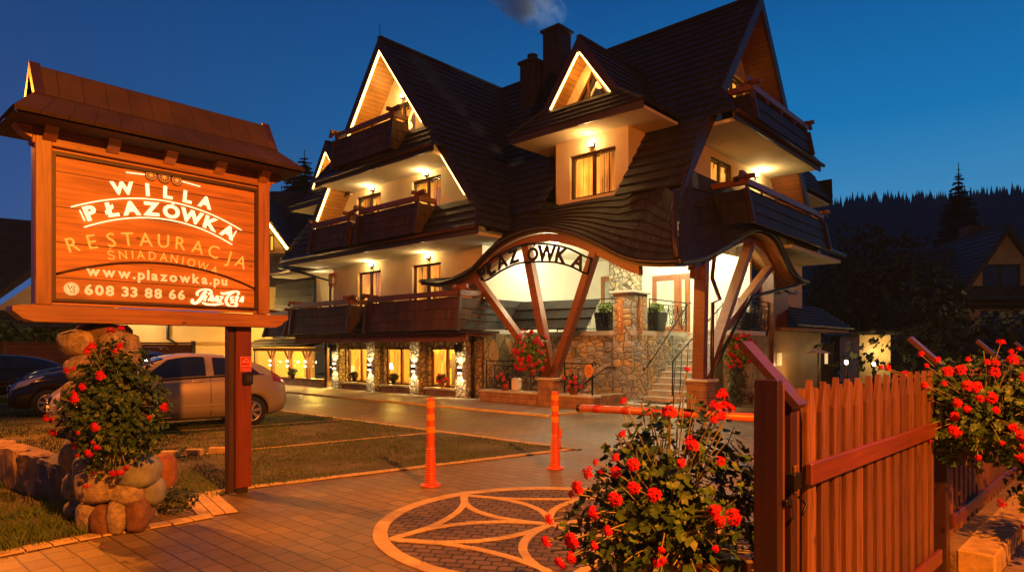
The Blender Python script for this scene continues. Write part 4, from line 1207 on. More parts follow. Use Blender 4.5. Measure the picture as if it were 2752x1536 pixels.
RIVD = mat('dark_red_stone', (.16, .08, .04), .85, 0, 14, .5, .7, .02)
pl = [(-.02, .04, .42, .30, .22, .22, MORT), (.17, -.05, .50, .17, .18, .15, RIVG), (-.25, .02, .50, .12, .18, .16, RIVG), (0, .05, .18, .25, .18, .20, MORT), (-.20, -.10, .13, .10, .10, .15, RIV), (-.06, -.17, .12, .085, .08, .13, RIVD), (.07, -.17, .15, .075, .08, .15, RIV), (.20, -.10, .15, .09, .10, .16, RIVD), (-.10, -.14, .40, .18, .13, .15, RIV), (.12, -.12, .34, .13, .11, .10, RIV), (.02, -.10, .58, .12, .12, .09, RIVG), (-.27, .06, .25, .08, .12, .14, RIV), (.26, .04, .32, .08, .12, .12, RIVG)]
for i, s_ in enumerate(pl):
    mb = MB(); blob(mb, (-3.36+s_[0], 5.58+s_[1], s_[2]), s_[3:6], i+40, 3, .12); mb.build('boulder', s_[6], PT)
mb = MB(); blob(mb, (-3.80, 7.05, .20), (.15, .14, .21), 77, 3, .06); tag(mb.build('upright_stone', mat('reddish_stone', (.30, .12, .05), .85, 0, 12, .4, .6, .02)), 'squat reddish stone on the lawn just right of the boulder pillar', 'stone')
# row of weathered blocks on the left
bw = [(-4.62, 6.62), (-5.05, 6.93), (-5.52, 7.26), (-6.0, 7.6), (-6.5, 7.95), (-7.0, 8.3), (-7.5, 8.66)]
lb = ['blue-grey weathered edging block nearest the stone planter', 'narrow tan edging block second from the stone planter', 'broad tan edging block third from the stone planter', 'weathered edging block fourth from the stone planter', 'weathered edging block fifth from the stone planter', 'weathered edging block at the left picture edge', 'farthest weathered edging block on the left']
BLKM = [mat('blue_grey_block', (.10, .11, .12), .8, 0, 8, .5, .7, .03), mat('tan_block', (.34, .22, .10), .85, 0, 7, .45, .7, .03, stretch=(1, 1, .3))]
for i, (x, y) in enumerate(bw):
    mb = MB(); bm = bmesh.new(); bmesh.ops.create_cube(bm, size=1); bmesh.ops.subdivide_edges(bm, edges=bm.edges[:], cuts=7, use_grid_fill=True)
    for vv in bm.verts:
        q = vv.co*2; e = V((i*5., 1, 2)); q2 = V([math.copysign(1-abs(1-abs(a))**1.0, a) for a in q])
        r_ = 1-.06*(q.x**4*q.z**4+q.y**4*q.z**4+q.x**4*q.y**4)
        vv.co = V((q.x*.285*r_, q.y*.13*r_, q.z*(.23+.012*i)*r_))+V((noise.noise(q*1.3+e), noise.noise(q*1.3+e*2), noise.noise(q*1.1+e*3)))*.035+V((0, 0, .012*noise.noise(q*5+e)))
    mb.addbm(bm, Matrix.Translation(V((x, y, .20))) @ Matrix.Rotation(rad(145), 4, 'Z')); tag(mb.build('edging_block', BLKM[0 if i == 0 else 1]), lb[i], 'stone block', 'weathered stone blocks edging the lawn')

# ================================================================== SIGN
SG = lambda s, q, z: W(-7.72-q, -12.83+s, z)
SN = thing('wooden_sign', SG(1.05, 0, 0), 'big roofed wooden guesthouse sign with glowing lettering on a post and boulder pillar', 'sign')
def sp(name, mb, m, parent=None): return mb.build(name, m, parent or SN)
mb = MB(SG); mb.box(.10, 2.01, -.06, .0, 1.93, 3.36); board = sp('board', mb, SIGNW)
mb = MB(SG)
mb.bbox(.0, .125, -.10, .05, 1.92, 3.40, .008); sp('frame_upright', mb, SIGNFV)
mb = MB(SG); mb.bbox(1.985, 2.11, -.10, .05, 1.92, 3.40, .008); sp('frame_upright', mb, SIGNFV)
mb = MB(SG); mb.bbox(-.02, 2.13, -.10, .045, 3.30, 3.46, .008); sp('header_beam', mb, SIGNF)
mb = MB(SG)
mb.box(.127, .155, .001, .03, 1.96, 3.27); mb.box(1.955, 1.983, .001, .03, 1.96, 3.27); mb.box(.156, 1.954, .001, .03, 3.235, 3.27); mb.box(.156, 1.954, .001, .03, 1.96, 1.985)
sp('bead', mb, DARKW)
# lower beam with carved ends
mb = MB(SG)
prof = [(-.17, 1.90), (-.17, 1.865), (-.13, 1.83), (-.10, 1.80), (-.02, 1.775), (2.14, 1.775), (2.20, 1.80), (2.24, 1.84), (2.28, 1.86), (2.28, 1.91), (-.10, 1.915)]
mb.prism(prof, lambda a, b: (a, -.13, b), lambda a, b: (a, .13, b)); sp('lower_beam', mb, SIGNF)
for s_ in (.10, .58, 1.07, 1.55, 2.02):
    mb = MB(SG); mb.prism([(-.02, 3.54), (.24, 3.54), (.24, 3.47), (.17, 3.44), (.13, 3.39), (.06, 3.34), (-.02, 3.33)], lambda a, b: (s_-.05, a, b), lambda a, b: (s_+.05, a, b)); sp('bracket', mb, SIGNF)
for s_, d in ((-.02, -1), (2.13, 1)):
    mb = MB(SG); mb.prism([(0, 3.54), (d*.16, 3.54), (d*.16, 3.48), (d*.11, 3.43), (d*.07, 3.38), (0, 3.34)], lambda a, b: (s_+a, -.1, b), lambda a, b: (s_+a, .05, b)); sp('bracket', mb, SIGNF)
# roof: steep upper part, flared hipped lower part
SSH = brick('sign_roof_boards', (.048, .026, .010), (.034, .018, .008), (.012, .006, .003), .19, .40, .004, .4, .75, 'UV', 0, .006, .5, 3., .3)
mb = MB()
o1 = nrm(lambda a, b, c: SG(a, b, c)); up1 = (o1+V((0, 0, .6))).normalized()
for sg in (1, -1):
    e0, e1, e2 = (-.06, .10, .40) if sg > 0 else (-.08, -.26, -.5)
    shq(mb, SG(-.0, e0, 4.0), SG(2.12, e0, 4.0), SG(2.14, e1, 3.70), SG(-.02, e1, 3.70), up1*sg, 1, .02)
    shq(mb, SG(-.02, e1, 3.71), SG(2.14, e1, 3.71), SG(2.33, e2, 3.46), SG(-.21, e2, 3.46), up1*sg, 1, .03)
for s0, s1, d in ((-.02, -.21, -1), (2.14, 2.33, 1)):
    shq(mb, SG(s0, -.26, 3.71), SG(s0, .10, 3.71), SG(s1, .40, 3.46), SG(s1, -.5, 3.46), V((0, 0, 1))+B*d, 1, .02)
mb.face([mb.Wp(SG(*c)) for c in ((-.21, .38, 3.44), (2.33, .38, 3.44), (2.33, -.48, 3.44), (-.21, -.48, 3.44))])
sp('sign_roof', mb, SSH)
for s_ in (-.02, 2.08):
    mb = MB(SG); mb.prism([(-.07, 4.03), (.13, 3.70), (.08, 3.66), (-.07, 3.93), (-.23, 3.66), (-.28, 3.70)], lambda a, b: (s_, a, b), lambda a, b: (s_+.08, a, b)); sp('bargeboard', mb, DARKW)
mb = MB(SG); mb.prism([(-.07, 3.97), (.08, 3.70), (-.23, 3.70)], lambda a, b: (.03, a, b), lambda a, b: (.05, a, b)); sp('gable_board', mb, DARKW)
# post
mb = MB(SG); mb.bbox(1.755, 1.93, -.14, .0, .06, 1.776, .008); sp('post', mb, wood('sign_post_timber', (.16, .035, .006), .4, .7, .3, axis=1, coat=.2))
mb = MB(SG); mb.bbox(1.69, 1.752, -.12, -.02, .02, 1.776, .005); sp('post_side', mb, DARKV)
mb = MB(SG); mb.box(1.78, 1.90, -.10, -.03, 0, .06); sp('post_shoe', mb, ZINC)
mb = MB(SG); mb.box(1.80, 1.925, .002, .006, 1.30, 1.46); st_ = sp('sticker', mb, mat('red_sticker', (.5, .03, .01), .4, 0, 5, .1, 0))
WHT = mat('white_marking', (.85, .82, .75), .5, 0, 5, .05, 0)
mb = MB(SG)
mb.tube([(1.83+.07*(i/10), .010, 1.405+.028*math.sin(math.pi*i/10)) for i in range(11)], .0022, 4)
mb.tube([(1.815, .010, 1.403), (1.905, .010, 1.400), (1.91, .010, 1.37), (1.905, .010, 1.358), (1.815, .010, 1.356)], .0022, 4)
mb.tube([(1.815, .010, 1.325), (1.91, .010, 1.327)], .0016, 4)
for a, b in (((1.806, 1.306), (1.919, 1.306)), ((1.919, 1.306), (1.919, 1.454)), ((1.919, 1.454), (1.806, 1.454)), ((1.806, 1.454), (1.806, 1.306))): mb.tube([(a[0], .008, a[1]), (b[0], .008, b[1])], .0014, 4)
mb.build('sticker_marking', WHT, st_)
mb = MB(SG); mb.bbox(1.82, 1.925, .001, .05, 1.165, 1.29, .008); dk = sp('intercom', mb, BLK)
mb = MB(SG); mb.bbox(1.845, 1.90, .051, .056, 1.195, 1.265, .003); mb.build('screen', ZINC, dk)
# lettering
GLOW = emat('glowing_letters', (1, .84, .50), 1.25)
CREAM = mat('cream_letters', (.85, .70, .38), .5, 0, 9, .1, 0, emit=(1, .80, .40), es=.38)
ORNG = mat('orange_letters', (.85, .36, .08), .5, 0, 9, .15, 0, emit=(1, .38, .06), es=.75)  # painted letters and carvings; emission added to brighten them
f = lambda a, b, c: (a, .004+c, b)
def arcz(x, z0, zm, half=.72, xc=1.04): return zm-(zm-z0)*((x-xc)/half)**2
def arc_text(mb, chars, xs, zfun, size, off, sx=1., ext=.02):
    for ch, x in zip(chars, xs):
        if ch == ' ': continue
        sl = (zfun(x+.02)-zfun(x-.02))/.04
        put_glyph(mb, ch, x, zfun(x), size, math.atan(sl), off, ext, sx, f=f)
mb = MB(SG)
arc_text(mb, 'WILLA', [.69, .90, 1.08, 1.26, 1.43], lambda x: arcz(x, 2.90, 3.02), .155, .045, 1.1)
arc_text(mb, 'PŁAZÓWKA', [.445, .605, .765, .935, 1.11, 1.295, 1.48, 1.65], lambda x: arcz(x, 2.665, 2.835), .17, .045, 1.12)
sp('glowing_letters', mb, GLOW)
mb = MB(SG)
for z0, zm, x0, x1, hf in ((2.80, 2.985, .27, 1.81, .77), (2.635, 2.805, .37, 1.71, .67)):
    pts = [(x0+(x1-x0)*i/30) for i in range(31)]
    mb.tube([(x, .012, arcz(x, z0, zm, hf)) for x in pts], .0065, 5)
for a, b in (((.335, 2.785), (.375, 2.69)), ((1.755, 2.785), (1.70, 2.68)), ((.71, 3.195), (.87, 3.205)), ((1.21, 3.205), (1.385, 3.185))): mb.tube([(a[0], .012, a[1]), (b[0], .012, b[1])], [.0065, .0065], 5)
sp('glowing_line', mb, GLOW)
for x, z in ((.925, 3.21), (1.045, 3.215), (1.16, 3.205)):
    r_ = .058 if abs(x-1.045) < .01 else .05
    mb = MB(SG)
    mb.prism([(x+r_*(1+.06*(k % 2))*math.cos(2*math.pi*k/28), z+r_*(1+.06*(k % 2))*math.sin(2*math.pi*k/28)) for k in range(28)], lambda a, b: (a, .001, b), lambda a, b: (a, .012, b))
    o = sp('carved_rosette', mb, DARKW)
    m2 = MB(SG)
    for k in range(6): an = math.pi*k/6; m2.tube([(x-r_*.75*math.cos(an), .014, z-r_*.75*math.sin(an)), (x+r_*.75*math.cos(an), .014, z+r_*.75*math.sin(an))], .002, 4)
    m2.tube([(x+r_*.85*math.cos(2*math.pi*k/20), .014, z+r_*.85*math.sin(2*math.pi*k/20)) for k in range(21)], .002, 4)
    m2.build('rosette_carving', ORNG, o)
mb = MB(SG)
arc_text(mb, 'RESTAURACJA', [.305, .45, .60, .735, .885, 1.04, 1.195, 1.355, 1.51, 1.66, 1.79], lambda x: arcz(x, 2.405, 2.53, .75), .185, .0, .95, .012)
arc_text(mb, 'ŚNIADANIOWA', [.595, .69, .77, .84, .94, 1.04, 1.135, 1.215, 1.295, 1.405, 1.52], lambda x: arcz(x, 2.335, 2.40, .5, .95), .115, .0, .9, .012)
sp('orange_letters', mb, ORNG)
mb = MB(SG); pts = [.157+(1.955-.157)*i/30 for i in range(31)]
mb.tube([(x, .008, arcz(x, 2.195, 2.375, .90, 1.05)) for x in pts], .010, 5); sp('carved_arc', mb, DARKW)
mb = MB(SG)
text_line(mb, 'www.plazowka.pu', .39, 2.205, .13, .03, .02, track=.05, f=f, width=1.29)
sp('cream_letters', mb, CREAM); mb = MB(SG)
text_line(mb, '608 33 88 66', .375, 2.035, .125, .035, .02, track=.03, f=f, width=.88)
sp('cream_letters', mb, CREAM)
mb = MB(SG); ring = [(.275+.058*math.cos(2*math.pi*k/28), 2.075+.058*math.sin(2*math.pi*k/28)) for k in range(28)]
mb.prism(ring, lambda a, b: (a, .002, b), lambda a, b: (a, .012, b)); o = sp('round_emblem', mb, CREAM)
mb = MB(SG); mb.tube([(.275+.049*math.cos(2*math.pi*k/28), .013, 2.075+.049*math.sin(2*math.pi*k/28)) for k in range(29)], .0018, 4)
mb.tube([(.245, .013, 2.105), (.262, .013, 2.07), (.275, .013, 2.095), (.295, .013, 2.10), (.297, .013, 2.082), (.28, .013, 2.075), (.30, .013, 2.062), (.295, .013, 2.045), (.27, .013, 2.045), (.262, .013, 2.06)], .004, 4)
mb.build('emblem_marking', DARKW, o)
# script logo drawn as swelling strokes
def zl(x, y): return (1.30+(x-400)/1650*.54, 2.10-((y-450)-.06*(x-1200))*.000323)
def stroke(mb, pts, q=.010):
    P = [(V((*zl(x, y), 0)), w*.000323) for x, y, w in pts]
    n = 8*(len(P)-1); out = []
    for i in range(n+1):
        t = i/8; k = min(int(t), len(P)-2); u = t-k
        g = [P[max(0, k-1)], P[k], P[k+1], P[min(len(P)-1, k+2)]]
        c = [1 if False else 0]
        def cr(a, b, c_, d): return .5*((2*b)+(c_-a)*u+(2*a-5*b+4*c_-d)*u*u+(3*b-a-3*c_+d)*u**3)
        out.append((cr(*[e[0] for e in g]), cr(*[e[1] for e in g])))
    L = []; Rr = []
    for i, (p, w_) in enumerate(out):
        d = (out[min(i+1, n)][0]-out[max(0, i-1)][0]); nn = V((-d.y, d.x, 0)).normalized() if d.length > 1e-7 else V((0, 1, 0))
        a = p+nn*w_/2; b = p-nn*w_/2
        L.append(mb.P(a.x, q, a.y)); Rr.append(mb.P(b.x, q, b.y))
    for i in range(n): mb.face((L[i], L[i+1], Rr[i+1], Rr[i]))
mb = MB(SG)
for st in ([(590, 480, 60), (570, 400, 80), (660, 310, 60), (850, 275, 50), (980, 320, 70), (990, 400, 90), (900, 420, 60)],
           [(850, 320, 90), (760, 440, 110), (660, 600, 110), (540, 700, 90), (430, 690, 90), (420, 620, 80), (470, 600, 60)],
           [(850, 470, 100), (820, 550, 70), (790, 640, 90)], [(900, 640, 50), (960, 560, 60), (1020, 480, 80), (1040, 540, 80), (990, 650, 80)],
           [(1060, 660, 40), (1120, 570, 50), (1180, 495, 60), (1190, 560, 80), (1150, 665, 80)], [(1250, 510, 40), (1360, 510, 40), (1300, 590, 60), (1210, 660, 50), (1330, 665, 40)],
           [(720, 690, 50), (900, 760, 80), (1100, 760, 80), (1390, 730, 30)],
           [(1290, 370, 40), (1380, 410, 80), (1540, 380, 70), (1700, 340, 50), (1840, 340, 50), (1880, 400, 70), (1820, 430, 70)],
           [(1760, 345, 40), (1600, 430, 60), (1480, 560, 90), (1470, 690, 90), (1560, 800, 80), (1680, 830, 50), (1800, 790, 90), (1790, 720, 80), (1680, 700, 40), (1590, 710, 50)],
           [(1730, 510, 40), (1640, 530, 60), (1620, 600, 70), (1680, 635, 60), (1720, 580, 40)], [(1790, 660, 70), (1810, 510, 70), (1860, 540, 60), (1800, 590, 40), (1840, 660, 50)],
           [(1900, 680, 40), (1950, 600, 60), (2010, 520, 70), (2010, 580, 70), (1980, 690, 80)]):
    stroke(mb, st)
sp('script_logo', mb, GLOW)

# ================================================================== BOLLARDS, BARRIER
BOL = mat('orange_plastic', (.55, .085, .012), .4, 0, 12, .08, 0)
BOY = mat('yellow_reflector', (.75, .27, .02), .3, 0, 30, .06, 0)
def bollard(x, y, lbl, latch=False):
    t = thing('bollard', (x, y, 0), lbl, 'bollard', 'orange flexible bollards')
    mb = MB(); prof = [(.0, 0), (.115, 0), (.115, .018), (.10, .03), (.068, .04)]
    z = .05
    while z < .42:
        r_ = .066-.045*(z/.45)*.5; prof += [(r_, z), (r_+.007, z+.006), (r_+.007, z+.014), (r_, z+.02)]; z += .027
    prof += [(.047, .46), (.043, .96), (.040, .99), (.02, 1.0), (0, 1.0)]
    mb.lathe(prof, (x, y, 0), 20); mb.build('tube', BOL, t)
    for z0 in (.60, .74, .88):
        mb = MB(); mb.lathe([(.0474, z0), (.0476, z0+.001), (.0472, z0+.07), (.047, z0+.071)], (x, y, 0), 20); mb.build('reflective_band', BOY, t)
    if latch:
        mb = MB(); mb.bbox(x+.045, x+.085, y-.03, y+.03, .40, .52, .004); mb.tube([(x+.065, y, .42), (x+.065, y, .25)], .008, 5); mb.build('latch', BOL, t)
bollard(-.915, 7.3, 'orange flexible bollard with yellow bands, the nearer of the two, between sign post and rosette')
bollard(.555, 8.35, 'orange flexible bollard with a small side latch, at the tip of the lawn', True)
t = thing('barrier_pole', (1.9, 7.95, .75), 'horizontal orange barrier pole with red bands across the drive', 'barrier')
a, b = V((.89, 8.70, .75)), V((3.05, 7.12, .765))
mb = MB(); mb.tube([a, b], .05, 12); mb.build('pole', mat('orange_paint', (.6, .16, .02), .35, 0, 9, .1, 0), t)
RED = mat('red_paint', (.45, .02, .015), .4, 0, 9, .1, 0)
for k in range(6):
    p = a.lerp(b, .09+k*.155); q = a.lerp(b, .125+k*.155)
    mb = MB(); mb.tube([p, q], .0515, 12); mb.build('red_band', RED, t)
mb = MB(); mb.tube([a-(b-a)*.004, a+(b-a)*.012], .053, 12); mb.build('end_cap', BLK, t)
mb = MB(); mb.bbox(2.95, 3.25, 6.95, 7.25, 0, .85, .02); mb.build('cabinet', BOL, t)

# ================================================================== GATE AND FENCE
P0 = V((1.17, 2.66, 0)); D = V((.7071, .7071, 0)); NN = V((.7071, -.7071, 0))
FT = lambda t_, n_, z: P0+D*t_+NN*n_+V((0, 0, z))
FEND = wood('dark_fence_paint', (.028, .010, .005), .42, .8, .3, axis=1, coat=.25)
GP = thing('gate_post', FT(-.17, -.05, 0), 'dark brown timber gate post left of the slanted capping board', 'gate post')
mb = MB(FT); mb.bbox(-.19, -.145, -.10, .0, 0, 1.425, .004); mb.build('post', FEND, GP)
mb = MB(FT); mb.bbox(-.15, -.135, -.015, .004, .0, 1.41, .002); mb.build('cover_strip', FEN, GP)
GT = thing('picket_gate', FT(1.1, 0, 0), 'red-brown double-boarded picket gate leaf with a dark latch', 'gate')
mb = MB(FT); mb.bbox(-.06, .0, -.085, .0, .02, 1.36, .004); mb.build('stile', FEND, GT)
mb = MB(FT); mb.bbox(.001, .02, -.085, .001, .02, 1.33, .002); mb.build('cover_strip', FEN, GT)
mb = MB(FT); mb.bbox(2.18, 2.25, -.085, .0, .02, 1.3, .004); mb.build('stile', FEND, GT)
mb = MB(FT)
a, b = FT(-.03, .025, 1.315), FT(-.03, -.21, 1.57)
mb.T = ID; mb.beam(a, b, .10, .028, up=(D.cross(b-a))); mb.build('capping_board', wood('cap_board', (.07, .030, .012), .4, .8, .25, coat=.3), GT)
def picket(parent, t_, w_, zt, z0=.06, back=False, seed=0):
    rg = random.Random(seed); j = rg.uniform(-.008, .008)
    n0, n1 = (-.062, -.042) if back else (.002, .022)
    mb = MB(FT)
    cut = .03 if back else .13
    ww = w_*.30 if back else w_*.11
    pts = [(t_-w_/2, z0), (t_+w_/2, z0), (t_+w_/2, zt-cut+j), (t_+ww, zt+j), (t_-ww, zt+j), (t_-w_/2, zt-cut+j)]
    tl = rg.uniform(-.004, .004)
    mb.prism(pts, lambda a, b: (a+tl*b, n0, b), lambda a, b: (a+tl*b, n1, b))
    return mb.build('picket', FEN, parent)
for i in range(14): picket(GT, .09+i*.155, .092, 1.41, seed=i)
for i in range(14): picket(GT, .165+i*.155, .070, 1.375, back=True, seed=50+i)
for z in (1.035, .20):
    mb = MB(FT); mb.bbox(.021, 2.25, .024, .05, z-.045, z+.045, .004); mb.build('rail', FENH, GT)
LT = MB(FT); LT.bbox(-.10, -.03, -.03, .03, .985, 1.05, .004); LT.bbox(-.155, -.10, .0, .02, .93, .955, .003); LT.tube([(-.07, .03, .96), (-.06, .06, .93), (-.11, .06, .90)], .006, 6)
LT.build('latch', IRON, GT)
LT = MB(FT); LT.bbox(-.055, -.015, .002, .012, .965, 1.075, .002); LT.build('latch_plate', FEN, GT)
# fixed fence beyond
FP = thing('fence_post', FT(2.52, 0, 0), 'dark square fence post between the gate leaf and the fixed fence', 'fence post')
mb = MB(FT); mb.bbox(2.46, 2.57, -.1, .03, 0, 1.40, .005); mb.build('post', FEND, FP)
mb = MB(); a, b = FT(2.52, .0, 1.42), FT(2.52, -.20, 1.62); mb.beam(a, b, .10, .028, up=(D.cross(b-a))); mb.build('capping_board', bpy.data.materials['cap_board'], FP)
FX = thing('picket_fence', FT(5, 0, 0), 'fixed red-brown picket fence on a stone footing, running away to the right', 'fence')
for i in range(34): picket(FX, 2.66+i*.155, .092, 1.41, z0=.24, seed=100+i)
for i in range(34): picket(FX, 2.735+i*.155, .070, 1.375, z0=.24, back=True, seed=150+i)
for z in (1.035, .36):
    mb = MB(FT); mb.bbox(2.6, 8, .024, .05, z-.045, z+.045, .004); mb.build('rail', FENH, FX)
for t_ in (4.9, 7.2):
    mb = MB(FT); mb.bbox(t_-.05, t_+.05, -.19, -.065, 0, 1.40, .005); mb.build('post', FEND, FX)
    mb = MB(); a, b = FT(t_, .0, 1.42), FT(t_, -.20, 1.62); mb.beam(a, b, .10, .028, up=(D.cross(b-a))); mb.build('capping_board', bpy.data.materials['cap_board'], FX)
KS = mat('footing_stone', (.34, .24, .09), .85, 0, 10, .4, .6, .02)
SF = thing('stone_footing', FT(5, .12, 0), 'yellowish stone block footing along the base of the picket fence', 'footing')
t_ = 2.62
while t_ < 8:
    L = R.uniform(.35, .6); mb = MB(FT); mb.bbox(t_+.003, t_+L-.003, .055, .27+R.uniform(-.006, .006), 0, .17+R.uniform(-.004, .004), .012); mb.build('footing_block', KS, SF); t_ += L
mb = MB(FT); mb.box(2.6, 8, -.1, .054, 0, .15); mb.build('core', MORT, SF)
# ================================================================== PLANTS
def leaf(mb, c, nrm_, size, lobes=5, cup=.25, rg=R):
    n = V(nrm_).normalized(); a = n.cross(V((0, 0, 1)) if abs(n.z) < .9 else V((1, 0, 0))).normalized(); b = n.cross(a)
    r0 = rg.uniform(0, 6.28); ci = mb.Wp(c); ring = []
    k = lobes*2
    for i in range(k):
        an = r0+2*math.pi*i/k
        if i == 0: rr = size*.25
        else: rr = size*(1.0 if i % 2 else .80)*rg.uniform(.88, 1.1)
        ring.append(mb.Wp(V(c)+(a*math.cos(an)+b*math.sin(an))*rr+n*cup*rr*rg.uniform(.3, 1.2)*(1 if i % 2 else .5)))
    for i in range(k): mb.face((ci, ring[i], ring[(i+1) % k]))
def floret(mb, c, d, r, rg):
    d = V(d).normalized(); a = d.cross(V((.3, .2, 1))).normalized(); b = d.cross(a)
    r0 = rg.uniform(0, 6.28)
    for i in range(5):
        an = r0+i*1.2566
        u = a*math.cos(an)+b*math.sin(an); w_ = d.cross(u)
        p = V(c); q0 = p+u*r*.55+w_*r*.30+d*r*.18; q1 = p+u*r*.55-w_*r*.30+d*r*.18; q2 = p+u*r*1.0+w_*r*.22+d*r*.05; q3 = p+u*r*1.0-w_*r*.22+d*r*.05
        ids = [mb.Wp(x) for x in (p, q1, q3, q2, q0)]
        mb.face(ids)
def flower_head(size, seed, m=None):
    rg = random.Random(seed); mb = MB()
    n = 15
    for i in range(n):
        an = i*2.39996; z = 1-1.05*(i+.5)/n; rr = math.sqrt(max(0, 1-z*z))
        d = V((rr*math.cos(an), rr*math.sin(an), z+.15))
        floret(mb, d*size*rg.uniform(.45, .95), d+V((rg.uniform(-.4, .4), rg.uniform(-.4, .4), rg.uniform(-.2, .5))), size*rg.uniform(.34, .50), rg)
    for i in range(7):
        an = i*.9; mb.tube([(0, 0, -size*.5), (math.cos(an)*size*.5, math.sin(an)*size*.5, size*.2)], size*.02, 3, cap=False, raw=True)
    mb.v.append(V((0, 0, 0)))
    me_o = mb.build('flower_head', m or PETAL, None, recalc=False)
    # put the origin at the head's centre
    off = V(me_o.location)
    for v in me_o.data.vertices: v.co += off
    me = me_o.data; bpy.data.objects.remove(me_o)
    return me
HEADS = [flower_head(.045, i) for i in range(4)]
HEADP = [flower_head(.045, 9+i, PETALP) for i in range(3)]
def stem_path(mb, a, b, r, bow, rg, n=5):
    a = V(a); b = V(b); m = (a+b)/2+V((rg.uniform(-bow, bow), rg.uniform(-bow, bow), bow*.6))
    mb.tube([a*(1-t)**2+m*2*t*(1-t)+b*t*t for t in [i/n for i in range(n+1)]], r, 4, cap=False, raw=True)
def bush(name, lbl, c, rad_, nl, ls, nf, fs, seed, heads=HEADS, leafm=LEAF, group=None, cat='geranium', stems=30, fl_bias=None, shape=None, stick=.0, lobes=5):
    rg = random.Random(seed); c = V(c)
    t = thing(name, c-V((0, 0, rad_[2])), lbl, cat, group)
    def rnd_dir():
        while True:
            d = V((rg.uniform(-1, 1), rg.uniform(-1, 1), rg.uniform(-1, 1)))
            if .05 < d.length < 1: return d.normalized()
    def surf(d, k):
        q = 1+.28*noise.noise(d*2.3+V((seed, 0, 0)))
        s = shape(d) if shape else 1
        return c+V((d.x*rad_[0]*s, d.y*rad_[1]*s, d.z*rad_[2]))*k*q
    lf = MB()
    for i in range(nl):
        d = rnd_dir(); k = rg.random()**.42
        p = surf(d, k)
        if noise.noise(p*6/max(.4, rad_[0]*2)+V((seed*2, 0, 0))) < -.22 and rg.random() < .7: continue
        nd = (d*.9+V((rg.uniform(-.8, .8), rg.uniform(-.8, .8), rg.uniform(-.3, .9))))
        leaf(lf, p, nd, ls*rg.uniform(.6, 1.2), lobes, rg=rg)
    lf.build('foliage', leafm, t, recalc=False)
    sm = MB()
    for i in range(stems):
        d = rnd_dir(); stem_path(sm, c+V((rg.uniform(-.2, .2)*rad_[0], rg.uniform(-.2, .2)*rad_[1], -rad_[2]*.3)), surf(d, 1.03), .0028 if ls > .02 else .004, .04, rg)
    org = parent_origin(t)
    for i in range(nf):
        d = rnd_dir()
        if d.y > .35: d.y = -d.y
        if fl_bias: d = fl_bias(d, rg)
        p = surf(d, 1.05+rg.uniform(0, stick)); 
        base = surf(d, .55)
        stem_path(sm, base, p, .0030 if ls > .02 else .004, .03, rg)
        o = bpy.data.objects.new('flower_head', heads[rg.randrange(len(heads))]); C.objects.link(o)
        o.parent = t; o.location = p-org; s = fs/.045*rg.uniform(.5, 1.3); o.scale = (s, s, s)
        o.rotation_euler = (d.to_track_quat('Z', 'Y')).to_euler()
    sm.build('stems', STEM, t, recalc=False)
    return t
def lowerwide(d): return 1.0 - .38*max(0, d.z)
bush('geranium_bush', 'tall bushy red geranium growing in front of the boulder pillar', (-3.24, 5.30, 1.08), (.43, .34, .52), 4800, .024, 34, .030, 3, shape=lowerwide, stems=60, stick=.08)
bush('geranium_bush', 'big straggling red geranium left of the gate post, in the foreground', (.68, 2.84, .82), (.48, .28, .46), 2700, .026, 56, .027, 5, stems=150, stick=.20, shape=lambda d: 1-.42*max(0, -d.x)*max(0, d.z)*2, fl_bias=lambda d, rg: V((min(.25, d.x-.35), d.y-.3, d.z*.9+.1)).normalized(), lobes=5)
bush('geranium_bush', 'wide red geranium spilling over the picket fence at the right edge', (3.12, 4.30, 1.13), (.64, .34, .38), 3600, .027, 84, .030, 8, stems=90, stick=.30, fl_bias=lambda d, rg: V((d.x, d.y-.2, d.z*.8+.25)).normalized())
bush('geranium_bush', 'trailing red geranium hanging below the fence planter at the right edge', (3.75, 4.40, .66), (.34, .26, .36), 1000, .027, 18, .030, 12, stems=30, stick=.2)
mb = MB(FT); mb.bbox(2.3, 2.9, .08, .24, .84, .98, .01); tag(mb.build('planter_box', FEND), 'brown wooden planter box under the fence geranium', 'planter')
mb = MB(); mb.bbox(.50, 1.02, 2.72, 2.98, .48, .66, .01); tag(mb.build('planter_box', FEND), 'dark planter box under the foreground geranium', 'planter')
# hanging baskets and pots by the porch
def pot(c, r, h, lbl, m=None):
    mb = MB(); mb.lathe([(r*.7, 0), (r, h), (r*1.05, h), (r*1.05, h+.02), (r*.9, h+.02), (r*.85, h-.03), (0, h-.03)], c, 16); return tag(mb.build('flower_pot', m or TERR), lbl, 'flower pot')
TERR = mat('terracotta', (.28, .12, .06), .8, 0, 9, .25, .2)
b1 = W(-3.12, -.98, 1.42); bush('hanging_geranium', 'round red hanging geranium on the V props of the name arch', b1, (.44, .44, .55), 1500, .05, 60, .065, 21, heads=HEADS+HEADP, leafm=LEAFG, group='hanging geraniums on the porch props', stems=20, fl_bias=lambda d, rg: (d-B*.3-A*.1).normalized())
b2 = W(-7.30, 2.7, 1.50); bush('hanging_geranium', 'narrower red hanging geranium on the right-hand porch prop', b2, (.36, .36, .46), 1100, .05, 44, .06, 23, heads=HEADS+HEADP, leafm=LEAFG, group='hanging geraniums on the porch props', stems=20)
